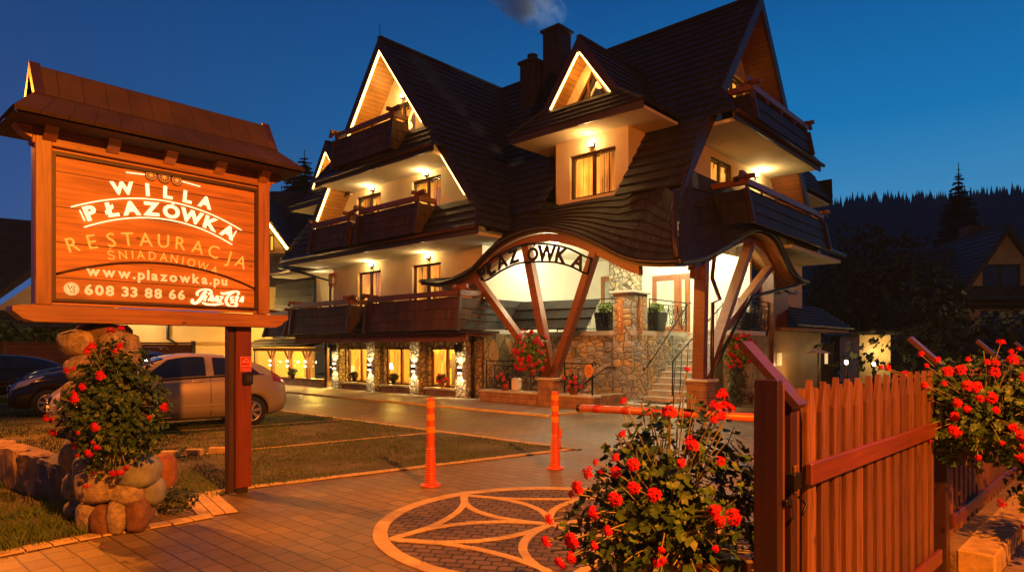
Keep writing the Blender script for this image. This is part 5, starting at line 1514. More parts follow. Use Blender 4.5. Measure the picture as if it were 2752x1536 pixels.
for i, (u, v_, z, r, lbl, nf) in enumerate(((1.40, -.14, .28, .20, 'red geranium on the restaurant sill nearest the porch', 12), (3.95, -.14, .28, .17, 'leafy green pot plant on the middle restaurant sill', 0), (6.35, -.14, .28, .17, 'leafy green pot plant on the farthest restaurant sill', 0), (-1.80, -.86, .34, .24, 'red pot geranium left of the stone pedestal', 12), (-4.25, -.80, .34, .27, 'red pot geranium right of the stone pedestal', 20), (10.4, -.42, .28, .2, 'green plant beside the glazed veranda', 0))):
    if i in (3, 4): v_ = -.55
    p = W(u, v_, z)
    pot(tuple(p), r*.55, .16, 'pot under the '+lbl, BLK if i in (1, 2, 5) else TERR)
    bush('pot_plant', lbl, p+V((0, 0, .16+r*.6)), (r, r, r*.85), 260, .045, nf, .055, 40+i, heads=HEADP, leafm=LEAF if nf else LEAFD, stems=4, cat='pot plant')
for i, (u, v_, lbl) in enumerate(((-2.45, 2.0, 'leftmost black tub on the terrace'), (-3.5, 2.05, 'black tub on the terrace next to the stone gatepost'), (-4.55, 3.1, 'black tub behind the stair railing by the door'), (-6.5, 4.4, 'black tub on the terrace right of the stairs'), (-6.4, 5.0, 'dark tub at the right end of the terrace'))):
    p = W(u, v_, 2.05); mb = MB(); s = .26
    mb.T = lambda x, y, z: p+(-A)*x+B*y+V((0, 0, z))
    mb.hexa([(-s*.8, -s*.8, 0), (s*.8, -s*.8, 0), (s*.8, s*.8, 0), (-s*.8, s*.8, 0), (-s, -s, .56), (s, -s, .56), (s, s, .56), (-s, s, .56)])
    tag(mb.build('tub_planter', BLK), lbl, 'tub')
    if i < 4: bush('terrace_plant', 'bright green plant in the '+lbl, p+V((0, 0, .68)), (.26, .26, .18), 240, .05, 0, .05, 60+i, leafm=LEAFG, stems=0, cat='plant')
# small junipers and shrubs
def shrub(name, lbl, c, rad_, n, ls, m, seed, cat='shrub'):
    return bush(name, lbl, c, rad_, n, ls, 0, .05, seed, leafm=m, stems=8, cat=cat)
shrub('juniper', 'low dark juniper between the stone planter and the kerb', (-3.22, 6.12, .12), (.26, .16, .13), 500, .02, LEAFD, 71)
shrub('conifer_shrub', 'narrow dark conifer beside the right-hand pedestal', tuple(W(-7.3, 2.6, .6)), (.25, .25, .62), 700, .04, LEAFD, 72)
shrub('shrub', 'low red-leaved planting at the foot of the ochre wall', tuple(W(-7.6, 4.4, .16)), (.9, .5, .2), 500, .05, mat('red_leaf', (.12, .03, .02), .6, 0, 9, .4, 0), 73)

# carved plates, oval sign, doormat, cushion
def plate(txt, T, lbl):
    t = thing('carved_plate', T(0, 0, 2.55), lbl, 'sign')
    mb = MB(T); prof = [(-.08, 2.0), (.05, 1.95), (.085, 2.1), (.075, 2.9), (.03, 3.0), (-.07, 2.98), (-.085, 2.6)]
    mb.prism(prof, lambda a, b: (a, 0, b), lambda a, b: (a, .045, b)); mb.build('plate', PLM, t)
    mb = MB(T)
    for i, ch in enumerate(txt): put_glyph(mb, ch, 0, 2.78-i*.155, .15, 0, .02, .12, f=lambda a, b, c: (a, .05+c*.4, b))
    mb.build('letters', PLL, t)
PLM = wood('plate_timber', (.42, .20, .06), .5, 2., .3, axis=1, coat=.2); PLL = mat('raised_letters', (.75, .5, .2), .4, 0, 9, .15, 0)
plate('TRIAZ', lambda a, q, z: W(-4.36-a, 1.495-q, z), 'carved wooden name plate on the front face of the stone pier by the stairs')
plate('TRIAZ', lambda a, q, z: W(-4.72-q, 1.95+a, z), 'carved wooden name plate on the stair side of the stone pier')
t = thing('oval_sign', W(-4.86, -.62, 0), 'small yellow oval sign on a scrolled iron post beside the low wall', 'sign')
mb = MB(W); mb.tube([(-4.86, -.58, .34), (-4.86, -.58, 1.12), (-4.92, -.58, 1.2), (-4.98, -.58, 1.12)], .022, 6); mb.build('post', IRON, t)
mb = MB(W); mb.prism([(-4.78+.13*math.cos(k*.3927), .97+.17*math.sin(k*.3927)) for k in range(16)], lambda a, b: (a, -.60, b), lambda a, b: (a, -.63, b)); o = mb.build('disc', mat('ochre_disc', (.75, .33, .05), .5, 0, 20, .3, .2), t)
mb = MB(W)
for k in range(5): scroll(mb, (-4.78+.05*math.cos(k*1.26), -.635, .97+.08*math.sin(k*1.26)), (1, 0, 0), (0, 0, 1), .04, 1.2, k, 1, .004)
mb.build('ornament', DARKW, o)
mb = MB(W); mb.bbox(-5.95, -4.9, 1.3, 2.0, .052, .064, .004); tag(mb.build('doormat', BLK), 'black doormat at the foot of the stairs', 'doormat')
mb = MB(W); mb.bbox(-2.35, -2.12, -.68, -.42, .342, .72, .05); tag(mb.build('stone_urn', PLW), 'pale upright urn beside the left low-wall geranium', 'urn')

# ================================================================== CARS
CX = [0, .03, .10, .28, .55, .85, 1.05, 1.35, 1.75, 2.2, 2.7, 3.1, 3.45, 3.70, 3.88, 3.96, 4.0]
CT = [.60, .68, .75, .86, .95, 1.00, 1.06, 1.22, 1.38, 1.45, 1.43, 1.36, 1.24, 1.09, .95, .80, .64]
CB = [.52, .62, .69, .77, .84, .88, .90, .92, .94, .96, .98, 1.0, 1.01, .98, .92, .80, .62]
CW = [.42, .58, .69, .78, .835, .86, .865, .868, .87, .87, .87, .868, .86, .83, .77, .70, .60]
CR = [.30, .44, .53, .60, .64, .66, .67, .64, .60, .58, .57, .56, .56, .58, .60, .55, .45]
CL = [.30, .24, .21, .20, .19, .19, .19, .19, .19, .19, .19, .19, .20, .22, .26, .30, .36]
def interp(T, x, X=CX):
    if x <= X[0]: return T[0]
    if x >= X[-1]: return T[-1]
    for i in range(len(X)-1):
        if x <= X[i+1]:
            t = (x-X[i])/(X[i+1]-X[i])
            # monotone-ish cubic
            def sl(j):
                if j <= 0 or j >= len(X)-1: return (T[min(j+1, len(X)-1)]-T[max(j-1, 0)])/(X[min(j+1, len(X)-1)]-X[max(j-1, 0)])
                a = (T[j]-T[j-1])/(X[j]-X[j-1]); b = (T[j+1]-T[j])/(X[j+1]-X[j])
                return 0 if a*b <= 0 else 2*a*b/(a+b)
            h = X[i+1]-X[i]; a, b = sl(i)*h, sl(i+1)*h
            return T[i]*(2*t**3-3*t*t+1)+a*(t**3-2*t*t+t)+T[i+1]*(-2*t**3+3*t*t)+b*(t**3-t*t)
def section(x, sc3):
    L, Wd, H = sc3
    xx = x/L*4.0
    w_ = interp(CW, xx)*Wd; b = interp(CB, xx)*H; t = interp(CT, xx)*H; r = interp(CR, xx)*Wd; l = interp(CL, xx)
    h = max(.02, t-b)
    return [(0, l), (.72*w_, l), (.955*w_, l+.07), (1.0*w_, l+.20), (1.0*w_, l+(b-l)*.60), (.985*w_, b-.07), (.955*w_, b-.012), (.935*w_, b+.004),
            (r*1.0+(.935*w_-r)*.50, b+h*.52), (r*1.02, b+h*.86), (r*.90, b+h*.96), (r*.5, b+h*.995), (0, b+h)]
def csurf(x, k, sc3):
    s = section(x, sc3); i = min(int(k), len(s)-2); f_ = k-i
    return V((x, s[i][0]+(s[i+1][0]-s[i][0])*f_, s[i][1]+(s[i+1][1]-s[i][1])*f_))
def cnorm(x, k, sc3):
    e = .01; a = csurf(x+e, k, sc3)-csurf(x-e, k, sc3); b = csurf(x, min(11.99, k+.05), sc3)-csurf(x, max(0, k-.05), sc3)
    n = b.cross(a) if True else a
    n = n.normalized() if n.length > 1e-9 else V((0, 1, 0))
    c = V((x, 0, .6))
    if (csurf(x, k, sc3)-c).dot(n) < 0: n = -n
    return n
TYRE = mat('tyre_rubber', (.02, .02, .02), .85, 0, 30, .2, .2)
ALLOY = mat('wheel_cover', (.5, .48, .45), .3, .8, 9, .1, 0)
LENS = mat('headlight_lens', (.55, .52, .48), .08, .3, 6, .3, 0, coat=1)
TAIL = mat('tail_light', (.25, .01, .01), .12, 0, 6, .2, 0, coat=1)
PLATEM = mat('number_plate', (.7, .68, .6), .4, 0, 9, .1, 0)
def car(lbl, front, r, paint, sc3=(4.0, 1., 1.), est=False, cols=None):
    r = V((*r, 0)).normalized(); lat = V((r.y, -r.x, 0)); F0 = V((*front, 0))
    T = lambda x, y, z: F0+r*x+lat*y+V((0, 0, z))
    L, Wd, H = sc3; k4 = L/4.0
    t = thing('parked_car', F0+r*L/2, lbl, 'car', 'cars parked on the lawn bays')
    mb = MB(); n = 56; rows = []
    for i in range(n+1):
        x = L*(i/n); x = x if 0 < i < n else x
        s = section(x, sc3)
        row = [mb.P(x, y, z) for y, z in s]+[mb.P(x, -y, z) for y, z in s[-2:0:-1]]
        rows.append(row)
    m_ = len(rows[0])
    for i in range(n):
        for k in range(m_): mb.face((rows[i][k], rows[i][(k+1) % m_], rows[i+1][(k+1) % m_], rows[i+1][k]), smooth=True)
    mb.face(rows[0]); mb.face(rows[-1])
    mb.T = ID
    tmp = mb.build('tmp', paint); tmp.location = (0, 0, 0)
    # (local coordinates: undo the base offset)
    xs = [v.x for v in mb.v]; ys = [v.y for v in mb.v]; zs = [v.z for v in mb.v]
    off = V(((min(xs)+max(xs))/2, (min(ys)+max(ys))/2, min(zs)))
    for v in tmp.data.vertices: v.co += off
    wx = (.70*k4, 3.22*k4); cuts = []
    for x in wx:
        for sg in (-1, 1):
            cb_ = MB(); cb_.lathe([(.355, -.25), (.355, .30)], (x, sg*.80*Wd, .30), 28, False, 'y'); cb_.v = [V(p) for p in cb_.v]
            c_ = cb_.build('cut', paint); 
            mod = tmp.modifiers.new('b', 'BOOLEAN'); mod.object = c_; mod.operation = 'DIFFERENCE'; mod.solver = 'EXACT'; cuts.append(c_)
    dg = bpy.context.evaluated_depsgraph_get(); me = bpy.data.meshes.new_from_object(tmp.evaluated_get(dg))
    for c_ in cuts: bpy.data.objects.remove(c_)
    bpy.data.objects.remove(tmp)
    org = V(t.location)
    for v in me.vertices: v.co = T(*v.co)-org
    me.name = 'body'
    body = bpy.data.objects.new('body', me); C.objects.link(body); body.parent = t
    me.materials.clear(); me.materials.append(paint)
    if body.data.materials[0] is None: body.data.materials[0] = paint
    def patch(name, m, x0, x1, k0, k1, offv=.006, sides=(1, -1), nx=8, nk=4, par=None, xf=None):
        for sg in sides:
            q = MB(T); ids = []
            for i in range(nx+1):
                row = []
                for j in range(nk+1):
                    k = k0+(k1-k0)*j/nk; a = x0+(x1-x0)*i/nx
                    if xf: a = xf(i/nx, j/nk)
                    p = csurf(a*k4, k, sc3)+cnorm(a*k4, k, sc3)*offv
                    row.append(q.P(p.x, p.y*sg, p.z))
                ids.append(row)
            for i in range(nx):
                for j in range(nk): q.face((ids[i][j], ids[i+1][j], ids[i+1][j+1], ids[i][j+1]), smooth=True)
            q.build(name, m, par or t, recalc=True)
    patch('side_window', CARG2, 0, 0, 7.2, 9.0, .007, xf=lambda a, b: (1.28+.50*b)+(2.42-1.28-.50*b-.0)*a)
    patch('side_window', CARG2, 0, 0, 7.2, 8.95, .007, xf=lambda a, b: 2.56+((3.42 if not est else 3.7)-.30*b-2.56)*a)
    patch('window_trim', BLK, 1.0, 3.5, 7.02, 7.16, .006, nx=16, nk=1)
    patch('windscreen', CARG2, 1.02, 1.72, 9.6, 12, .006, nx=8, nk=6)
    patch('rear_window', CARG2, 3.50, 3.84, 9.7, 12, .006, nx=6, nk=6)
    patch('door_gap', BLK, 2.485, 2.497, 2.0, 7.0, .002, nx=1, nk=12, xf=None)
    patch('door_gap', BLK, 1.14, 1.152, 2.2, 7.0, .002, nx=1, nk=12)
    patch('side_moulding', paint, 1.2, 3.0, 3.25, 3.42, .014, nx=10, nk=1)
    patch('headlight', LENS, 0, 0, 5.2, 8.2, .008, xf=lambda a, b: .07+.10*b+(.48)*a*(.55+.45*b), nk=6)
    patch('tail_light', TAIL, 0, 0, 4.9, 8.4, .010, xf=lambda a, b: 3.66+.0*b+(.24-.07*b)*a, nk=6)
    # door handles
    for sg in (1, -1):
        p = csurf(2.28*k4, 5.4, sc3); q = MB(T); q.tube([(2.17*k4, (p.y+.004)*sg, p.z), (2.21*k4, (p.y+.03)*sg, p.z+.005), (2.33*k4, (p.y+.03)*sg, p.z+.008), (2.37*k4, (p.y+.004)*sg, p.z+.008)], .013, 6); q.build('door_handle', paint, t)
        q = MB(T); p = csurf(1.30*k4, 7.2, sc3); q.bbox(1.20*k4, 1.32*k4, *(sorted(((p.y+.03)*sg, (p.y+.19)*sg))), p.z+.0, p.z+.12, .03); q.build('wing_mirror', paint, t)
    # front: grille, lower intake, plate
    for (z0, z1, y0, x_, nm, m) in ((.56, .70, .34, -.004, 'grille', BLK), (.26, .38, .42, -.004, 'lower_intake', BLK), (.42, .52, .26, -.02, 'number_plate', PLATEM)):
        q = MB(T); q.bbox(x_, x_+.06, -y0, y0, z0*H, z1*H, .01); o = q.build(nm, m, t)
    q = MB(T)
    for z in (.60, .645): q.tube([(-.012, -.32, z*H), (-.02, 0, z*H-.01), (-.012, .32, z*H)], .008, 5)
    q.build('grille_bar', ALLOY, t)
    q = MB(T); q.bbox(L-.03, L+.012, -.26, .26, .55, .66, .01); q.build('number_plate', PLATEM, t)
    # wheels
    for x in wx:
        for sg in (-1, 1):
            y0 = .76*Wd*sg
            q = MB(T); pr = [(.20, -.10), (.27, -.105), (.305, -.08), (.312, 0), (.305, .08), (.27, .105), (.20, .10)]
            q.lathe(pr, (x, y0, .312), 30, True, 'y'); w_ = q.build('tyre', TYRE, t)
            q = MB(T); ys_ = .085*sg
            q.lathe([(.0, ys_-.03*sg), (.195, ys_-.03*sg), (.205, ys_+.012*sg), (.193, ys_+.016*sg), (.185, ys_-.01*sg)], (x, y0, .312), 28, True, 'y')
            rim = q.build('rim', ZINC, w_)
            q = MB(T)
            for k in range(7):
                an = 2*math.pi*k/7+.2; c_, s_ = math.cos(an), math.sin(an); cw, sw = -s_, c_
                a0, a1, w0, w1 = .04, .19, .020, .034
                pts = [(a0, -w0), (a1, -w1), (a1, w1), (a0, w0)]
                lo = [(x+c_*a+cw*b, y0+ys_-.012*sg, .312+s_*a+sw*b) for a, b in pts]; hi = [(x+c_*a+cw*b, y0+ys_+.016*sg, .312+s_*a+sw*b) for a, b in pts]
                q.hexa(lo+hi)
            q.lathe([(.0, ys_+.02*sg), (.05, ys_+.02*sg), (.055, ys_-.01*sg)], (x, y0, .312), 14, True, 'y')
            q.lathe([(.205, ys_-.0*sg), (.207, ys_+.018*sg), (.180, ys_+.018*sg), (.178, ys_-.0*sg)], (x, y0, .312), 28, True, 'y')
            q.build('wheel_cover', ALLOY, w_)
    q = MB(T); q.box(.3*k4, 3.7*k4, -.62*Wd, .62*Wd, .22, .62); q.build('underbody', BLK, t)
    if est:
        for sg in (1, -1):
            q = MB(T); q.tube([(1.7*k4, .52*sg*Wd, 1.46*H), (1.8*k4, .52*sg*Wd, 1.53*H), (3.2*k4, .52*sg*Wd, 1.52*H), (3.3*k4, .52*sg*Wd, 1.45*H)], .014, 6); q.build('roof_rail', ALLOY, t)
    return t
CARG2 = mat('dark_car_glass', (.012, .018, .05), .05, 0, 2, .2, 0, coat=1.)
def carpaint(name, c, met=.6, rough=.28):
    m = mat(name, c, rough, met, 900, .05, 0, coat=.9); return m
car('silver three-door hatchback parked nearest the wooden sign', (-8.22, 11.50), (.79, .61), carpaint('silver_paint', (.42, .36, .22), .3, .30))
car('dark purple-black hatchback parked second from the sign, bonnet towards the left edge', (-11.45, 14.75), (.79, .61), carpaint('dark_paint', (.016, .010, .018), .3, .2), (4.1, 1.02, 1.0))
car('dark tall estate with pale roof rails, third from the sign', (-13.2, 17.3), (.79, .61), carpaint('blue_black_paint', (.012, .013, .02), .3, .22), (4.3, 1.04, 1.04), est=True)
car('black low saloon farthest left in the parking row', (-17.3, 17.9), (.85, .53), carpaint('black_paint', (.008, .008, .009), .2, .2), (4.4, 1.02, .94))

# fallen petals and leaves on the paving and the verge
rg = random.Random(5)
for nm, m_, n_, spots, lb_ in (('fallen_petals', PETAL, 130, ((.5, 2.9, .9), (-3.1, 5.1, .8), (2.2, 3.3, .8)), 'red petals dropped on the paving round the geraniums'), ('fallen_leaves', mat('dry_leaf', (.22, .11, .03), .8, 0, 9, .5, 0), 260, ((-1.0, 5.5, 3.0), (0, 9.5, 3.0), (-4, 6, 1.5), (1.5, 4, 2.0)), 'small dry leaves scattered on the block paving')):
    mb = MB()
    for i in range(n_):
        c_ = spots[rg.randrange(len(spots))]; x = c_[0]+rg.gauss(0, c_[2]*.5); y = c_[1]+rg.gauss(0, c_[2]*.5); s_ = rg.uniform(.007, .013)*(1 if nm == 'fallen_petals' else 1.5); a_ = rg.uniform(0, 6.28)
        q = [(math.cos(a_+k*1.57)*s_*(1 if k % 2 else .55), math.sin(a_+k*1.57)*s_*(1 if k % 2 else .55)) for k in range(4)]
        mb.face([mb.Wp((x+p[0], y+p[1], .020+rg.uniform(0, .006))) for p in q])
    tag(mb.build(nm, m_, recalc=False), lb_, 'litter', kind='stuff')

# ================================================================== BACKGROUND LEFT
def plain(name, lbl, cat, loc): return thing(name, loc, lbl, cat)
def house(loc, rz, w_, d_, hw_, hr, lbl, wallm, roofm, eave=.6, wins=(), led=False, gw=None, base=0, chim=False, sk=None):
    """w_ along local x (ridge direction y). gable faces local -y"""
    t = thing('house', (loc[0], loc[1], base), lbl, 'house')
    ca, sa = math.cos(rz), math.sin(rz)
    T = lambda x, y, z: V((loc[0]+x*ca-y*sa, loc[1]+x*sa+y*ca, base+z))
    mb = MB(T); wall_poly(mb, [(-w_/2, 0), (w_/2, 0), (w_/2, hw_), (0, hw_+(hr-hw_)*1.0-.15), (-w_/2, hw_)], [rectl(*q) for q in wins], lambda a, b, q: (a, -q, b), .15)
    mb.quad((w_/2, 0, 0), (w_/2, d_, 0), (w_/2, d_, hw_), (w_/2, 0, hw_)); mb.quad((-w_/2, 0, 0), (-w_/2, d_, 0), (-w_/2, d_, hw_), (-w_/2, 0, hw_))
    mb.build('wall', wallm, t)
    rf = MB(); k = (w_/2+eave)/(hr-hw_+eave*(hr-hw_)/(w_/2)); ex = w_/2+eave; ez = hw_-eave*(hr-hw_)/(w_/2)
    for sg in (-1, 1):
        o2 = (T(sg, 0, 1)-T(0, 0, 0)).normalized()
        shq(rf, T(0, d_+.5, hr), T(0, -eave, hr), T(sg*ex, -eave, ez), T(sg*ex, d_+.5, ez), o2)
    rf.beam(T(0, d_, hr+.03), T(0, -eave, hr+.03), .15, .1)
    rf.build('roof', roofm, t)
    bb = MB(T)
    for sg in (-1, 1): bb.prism([(0, hr), (sg*ex, ez), (sg*(ex-.25), ez-.02), (0, hr-.35)], lambda a, b: (a, -eave, b), lambda a, b: (a, -eave-.05, b))
    bb.build('bargeboard', DARKW, t)
    for q in wins:
        f_ = MB(T); a0, a1, z0, z1 = q
        f_.box(a0, a1, .05, .12, z0, z0+.08); f_.box(a0, a1, .05, .12, z1-.08, z1); f_.box(a0, a0+.08, .05, .12, z0+.08, z1-.08); f_.box(a1-.08, a1, .05, .12, z0+.08, z1-.08); f_.box((a0+a1)/2-.04, (a0+a1)/2+.04, .05, .12, z0+.08, z1-.08)
        fo = f_.build('window', DARKW, t); g = MB(T); g.quad((a0, .13, z0), (a1, .13, z0), (a1, .13, z1), (a0, .13, z1)); g.build('pane', gw or CARG2, fo)
    if sk:
        zt, zb_, qo = sk; s_ = MB(); xt = (hr-zt)*k; xb = (hr-zb_)*k
        shq(s_, T(-xt, -eave*.6, zt), T(xt, -eave*.6, zt), T(xb, -eave-qo, zb_), T(-xb, -eave-qo, zb_), (T(0, -1, .4)-T(0, 0, 0)).normalized()); s_.build('skirt_roof', roofm, t)
    return t, T
YEL = mat('yellow_render', (.75, .52, .20), .85, 0, .8, .12, 0)
DARKR = shingle_mat('dark_roof', (.05, .04, .035))
litw = emat('lit_yellow_pane', (1, .60, .05), .75)
t, T = house((-13.6, 34.0), rad(0), 3.4, 8, 7.3, 9.75, 'neighbouring guesthouse behind the sign with a glowing roof edge and yellow wall', YEL, DARKR, .7, [(-.6, .5, 6.6, 8.3), (.6, 1.15, 6.6, 7.5)], gw=litw, sk=(6.45, 4.6, .9))
mb = MB(T)
for sg in (-1, 1): mb.tube([(0, -.76, 9.45), (sg*2.15, -.76, 6.55)], .075, 6)
mb.build('light_strip', LED, t)
mb = MB(); shq(mb, T(-2, 6, 11.2), T(4.2, 6, 11.2), T(5.4, 1.2, 5.0), T(-2, 1.2, 5.0), V((0, -1, 1)).normalized()); mb.build('main_roof', DARKR, t)
mb = MB(T); mb.box(-8, 3.4, -2.2, -.4, 0, 3.3); mb.build('wall_ground_floor', YEL, t)
mb = MB(T); mb.box(-8.1, 3.5, -2.3, -.3, 1.75, 1.85); mb.build('wall_band', mat('ochre_band', (.5, .28, .08), .8), t)
mb = MB(T); mb.tube([(-3.2, -2.3, 3.3), (-3.2, -2.3, 2.0), (-2.8, -2.3, 1.8), (-2.8, -2.3, 0)], .07, 6); mb.build('downpipe', BLK, t)
lamp('lamp_light', T(1.2, -4.2, 3.4), 420, (1, .60, .16), .2, parent=t); lamp('lamp_light', T(-4.5, -4.2, 3.4), 220, (1, .75, .45), .2, parent=t)
t2 = thing('house', (-22, 29, 0), 'dark-roofed house beyond the cars at the left picture edge', 'house')
mb = MB(); shq(mb, V((-28, 31.2, 8.1)), V((-20.6, 31.2, 7.45)), V((-19.0, 28, 6.0)), V((-23.6, 28, 2.8)), V((0, -1, .6)).normalized()); mb.beam(V((-23.6, 27.95, 2.75)), V((-19.0, 27.95, 5.95)), .08, .22); mb.build('roof', DARKR, t2)
mb = MB(); mb.prism([(-25.5, 0), (-17.5, 0), (-17.5, 6.0), (-19.0, 5.7), (-23.6, 2.7), (-25.5, 2.6)], lambda a, b: (a, 28.5, b), lambda a, b: (a, 28.9, b)); mb.build('wall', PLA, t2)
mb = MB(); shq(mb, V((-24, 28.3, 3.2)), V((-17.5, 28.3, 3.2)), V((-17.5, 27.3, 2.4)), V((-24, 27.3, 2.4)), V((0, -1, 1)).normalized()); mb.build('skirt_roof', DARKR, t2)
lamp('lamp_light', (22.5, 29, 5.2), 160, (1, .55, .2), .2)  # unseen lamp added to brighten the gable of the right-hand house
lamp('lamp_light', (-20.5, 25.5, 4.2), 40, (1, .62, .22), .2)
fw = wood('plank_fence_timber', (.22, .085, .04), .7, 1., .4, axis=0, plank=.22)
t = thing('plank_fence', (-19, 24, 0), 'horizontal brown plank fence behind the parked cars', 'fence')
for i in range(5):
    a = V((-30+i*3.3, 23.0+i*.9, 0)); b = V((-30+(i+1)*3.3, 23.0+(i+1)*.9, 0))
    mb = MB(); mb.beam(a+V((0, 0, .85)), b+V((0, 0, .85)), .05, 1.7); mb.build('fence_panel', fw, t)
    mb = MB(); mb.beam(b, b+V((0, 0, 1.85)), .14, .14); mb.build('post', DARKV, t)
    mb = MB(); mb.beam(a+V((0, -.05, 1.76)), b+V((0, -.05, 1.76)), .16, .06); mb.build('top_rail', fw, t)
bush('hedge', 'ragged green hedge behind the plank fence on the left', (-24.5, 27.5, 2.0), (6, .8, .8), 2600, .14, 0, .05, 91, leafm=LEAF, stems=20, cat='hedge')

# ================================================================== TREES AND HILL
BARK = mat('spruce_bark', (.05, .035, .025), .9, 0, 8, .4, .5)
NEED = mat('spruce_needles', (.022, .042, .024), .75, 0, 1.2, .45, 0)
NEEDF = mat('haze_tinted_far_needles', (.07, .12, .12), .9, 0, .03, .4, 0)  # distance haze put into the needle colour, bluer and paler than near spruces
DECID = mat('dark_broadleaf', (.022, .034, .012), .8, 0, .8, .5, 0)
def spruce(x, y, h, r, lbl, seed, group=None, whorls=34, z0=0, m=NEED, dens=1., ex=.85):
    rg = random.Random(seed); t = thing('spruce_tree', (x, y, z0), lbl, 'spruce', group)
    mb = MB(); mb.tube([(x, y, z0), (x, y, z0+h*.5), (x, y, z0+h)], [r*.09, r*.05, .02], 7); mb.build('trunk', BARK, t)
    mb = MB()
    for i in range(whorls):
        f_ = (i+rg.uniform(-.3, .3))/whorls; z = z0+h*(.08+.9*f_); R_ = r*(1-f_)**ex*rg.uniform(.72, 1.12)+.06
        nb = int((8+6*(1-f_))*dens)
        for b in range(nb):
            an = rg.uniform(0, 6.28); L = R_*rg.uniform(.65, 1.1); c_, s_ = math.cos(an), math.sin(an)
            d = V((c_, s_, 0)); w_ = V((-s_, c_, 0)); n = 5
            for j in range(n):
                a = (j)/n; b_ = (j+1.35)/n
                droop = lambda q: -L*.30*q+L*.12*q*q
                p0 = V((x, y, z+droop(a)))+d*L*a; p1 = V((x, y, z+droop(b_)-L*.05))+d*L*min(1.05, b_)
                ww = L*.40*(1-a*.5)
                q1 = p0+w_*ww+d*L*.12+V((0, 0, -ww*.5)); q2 = p0-w_*ww+d*L*.12+V((0, 0, -ww*.5))
                mb.face((mb.Wp(p0), mb.Wp(q1), mb.Wp(p1))); mb.face((mb.Wp(p0), mb.Wp(p1), mb.Wp(q2)))
                q3 = p0+d*L*.10+V((0, 0, -L*.30*rg.uniform(.6, 1.3)))
                mb.face((mb.Wp(p0), mb.Wp(q3), mb.Wp(p1)))
    mb.build('crown', m, t, recalc=False); return t
spruce(34.4, 50, 15.8, 4.2, 'tall lone spruce standing above the house on the right', 5, whorls=62, dens=1.5)
for i, (px, d, h, r) in enumerate(((766, 46, 15.6, 3.0), (738, 47, 15.0, 3.2), (708, 44, 12.6, 3.0), (797, 50, 14.6, 3.2), (686, 49, 13.2, 3.0))):
    spruce((px-1288)/1633*d, d, h, r, ['tallest spruce of the group behind the guesthouse, left of its gable', 'second spruce of the group left of the gable', 'shorter spruce nearest the sign', 'spruce half hidden by the guesthouse eaves', 'low spruce just right of the sign roof'][i], 20+i, 'spruces between the sign and the guesthouse', 60, dens=1.6, ex=.6)
def broadleaf(x, y, h, r, lbl, seed, z0=0):
    rg = random.Random(seed); t = thing('broadleaf_tree', (x, y, z0), lbl, 'tree', 'dark trees behind the drive')
    mb = MB(); mb.tube([(x, y, z0), (x+.2, y, z0+h*.3), (x, y, z0+h*.6)], [.28, .2, .08], 7)
    for k in range(5):
        an = k*1.3; mb.tube([(x+.1, y, z0+h*.3), (x+math.cos(an)*r*.5, y+math.sin(an)*r*.5, z0+h*.6)], [.12, .04], 5)
    mb.build('trunk', BARK, t); mb = MB()
    for i in range(2600):
        d = V((rg.gauss(0, 1), rg.gauss(0, 1), rg.gauss(0, 1))).normalized(); k = rg.random()**.4
        q = 1+.35*noise.noise(d*2+V((seed, 0, 0)))
        p = V((x, y, z0+h*.58))+V((d.x*r, d.y*r, d.z*h*.42))*k*q
        if noise.noise(p*.9+V((seed, 2, 0))) < -.18: continue
        leaf(mb, p, d+V((rg.uniform(-1, 1), rg.uniform(-1, 1), rg.uniform(-1, 1))), .17*rg.uniform(.7, 1.3), 3, rg=rg)
    mb.build('crown', DECID, t, recalc=False)
for i, (px, d, h, r) in enumerate(((2190, 38, 9.0, 2.8), (2280, 44, 9.4, 3.0), (2110, 42, 7.6, 2.4), (2320, 36, 6.4, 2.4), (2330, 31, 4.6, 1.8), (2150, 46, 8.6, 2.6))):
    broadleaf((px-1288)/1633*d, d, h, r, ['big dark tree behind the small lit shed', 'dark tree left of the dark house', 'small dark tree beside the guesthouse eaves', 'low dark tree against the dark house', 'bushy dark tree right of the lit shed', 'dark tree farther back between shed and guesthouse'][i], 60+i)
bush('hedge', 'dark clipped hedge behind the picket fence on the right', (19.5, 22.5, 1.3), (8.5, 1.0, 1.25), 5200, .13, 0, .05, 93, leafm=DECID, stems=10, cat='hedge')
# hill with its forest
def hillz(x, y):
    t = max(0, min(1, (y-95)/190)); t = t*t*(3-2*t)
    side = 1/(1+math.exp(-(x-10)/32))
    return (55+8*noise.noise(V((x*.006, y*.006, 2)))+.03*x)*t*side+1.6*noise.noise(V((x*.03, y*.03, 0)))*t-.1
mb = MB(); nx, ny = 70, 40; ids = []
for j in range(ny+1):
    row = []
    for i in range(nx+1):
        x = -160+640*i/nx; y = 70+330*j/ny; row.append(mb.Wp((x, y, hillz(x, y) if y > 75 else -.2)))
    ids.append(row)
for j in range(ny):
    for i in range(nx): mb.face((ids[j][i], ids[j][i+1], ids[j+1][i+1], ids[j+1][i]), smooth=True)
structure(mb.build('hill', mat('forest_floor', (.02, .03, .025), .95, 0, .02, .4, 0)))
rg = random.Random(99); mb = MB(); cnt = 0
def mini(mb, x, y, z, h, r):
    n = 6; lv = 5
    for l in range(lv):
        f0 = l/lv; zz = z+h*(f0*.92); rr = r*(1-f0)**.8; top = z+h*min(1, f0+.34)
        ti = mb.Wp((x, y, top)); ring = []
        for k in range(n*2):
            an = math.pi*k/n+l; q = rr*(1 if k % 2 else .62)*rg.uniform(.8, 1.15)
            ring.append(mb.Wp((x+q*math.cos(an), y+q*math.sin(an), zz-(.06*h if k % 2 else 0))))
        for k in range(n*2): mb.face((ti, ring[k], ring[(k+1) % (n*2)]))
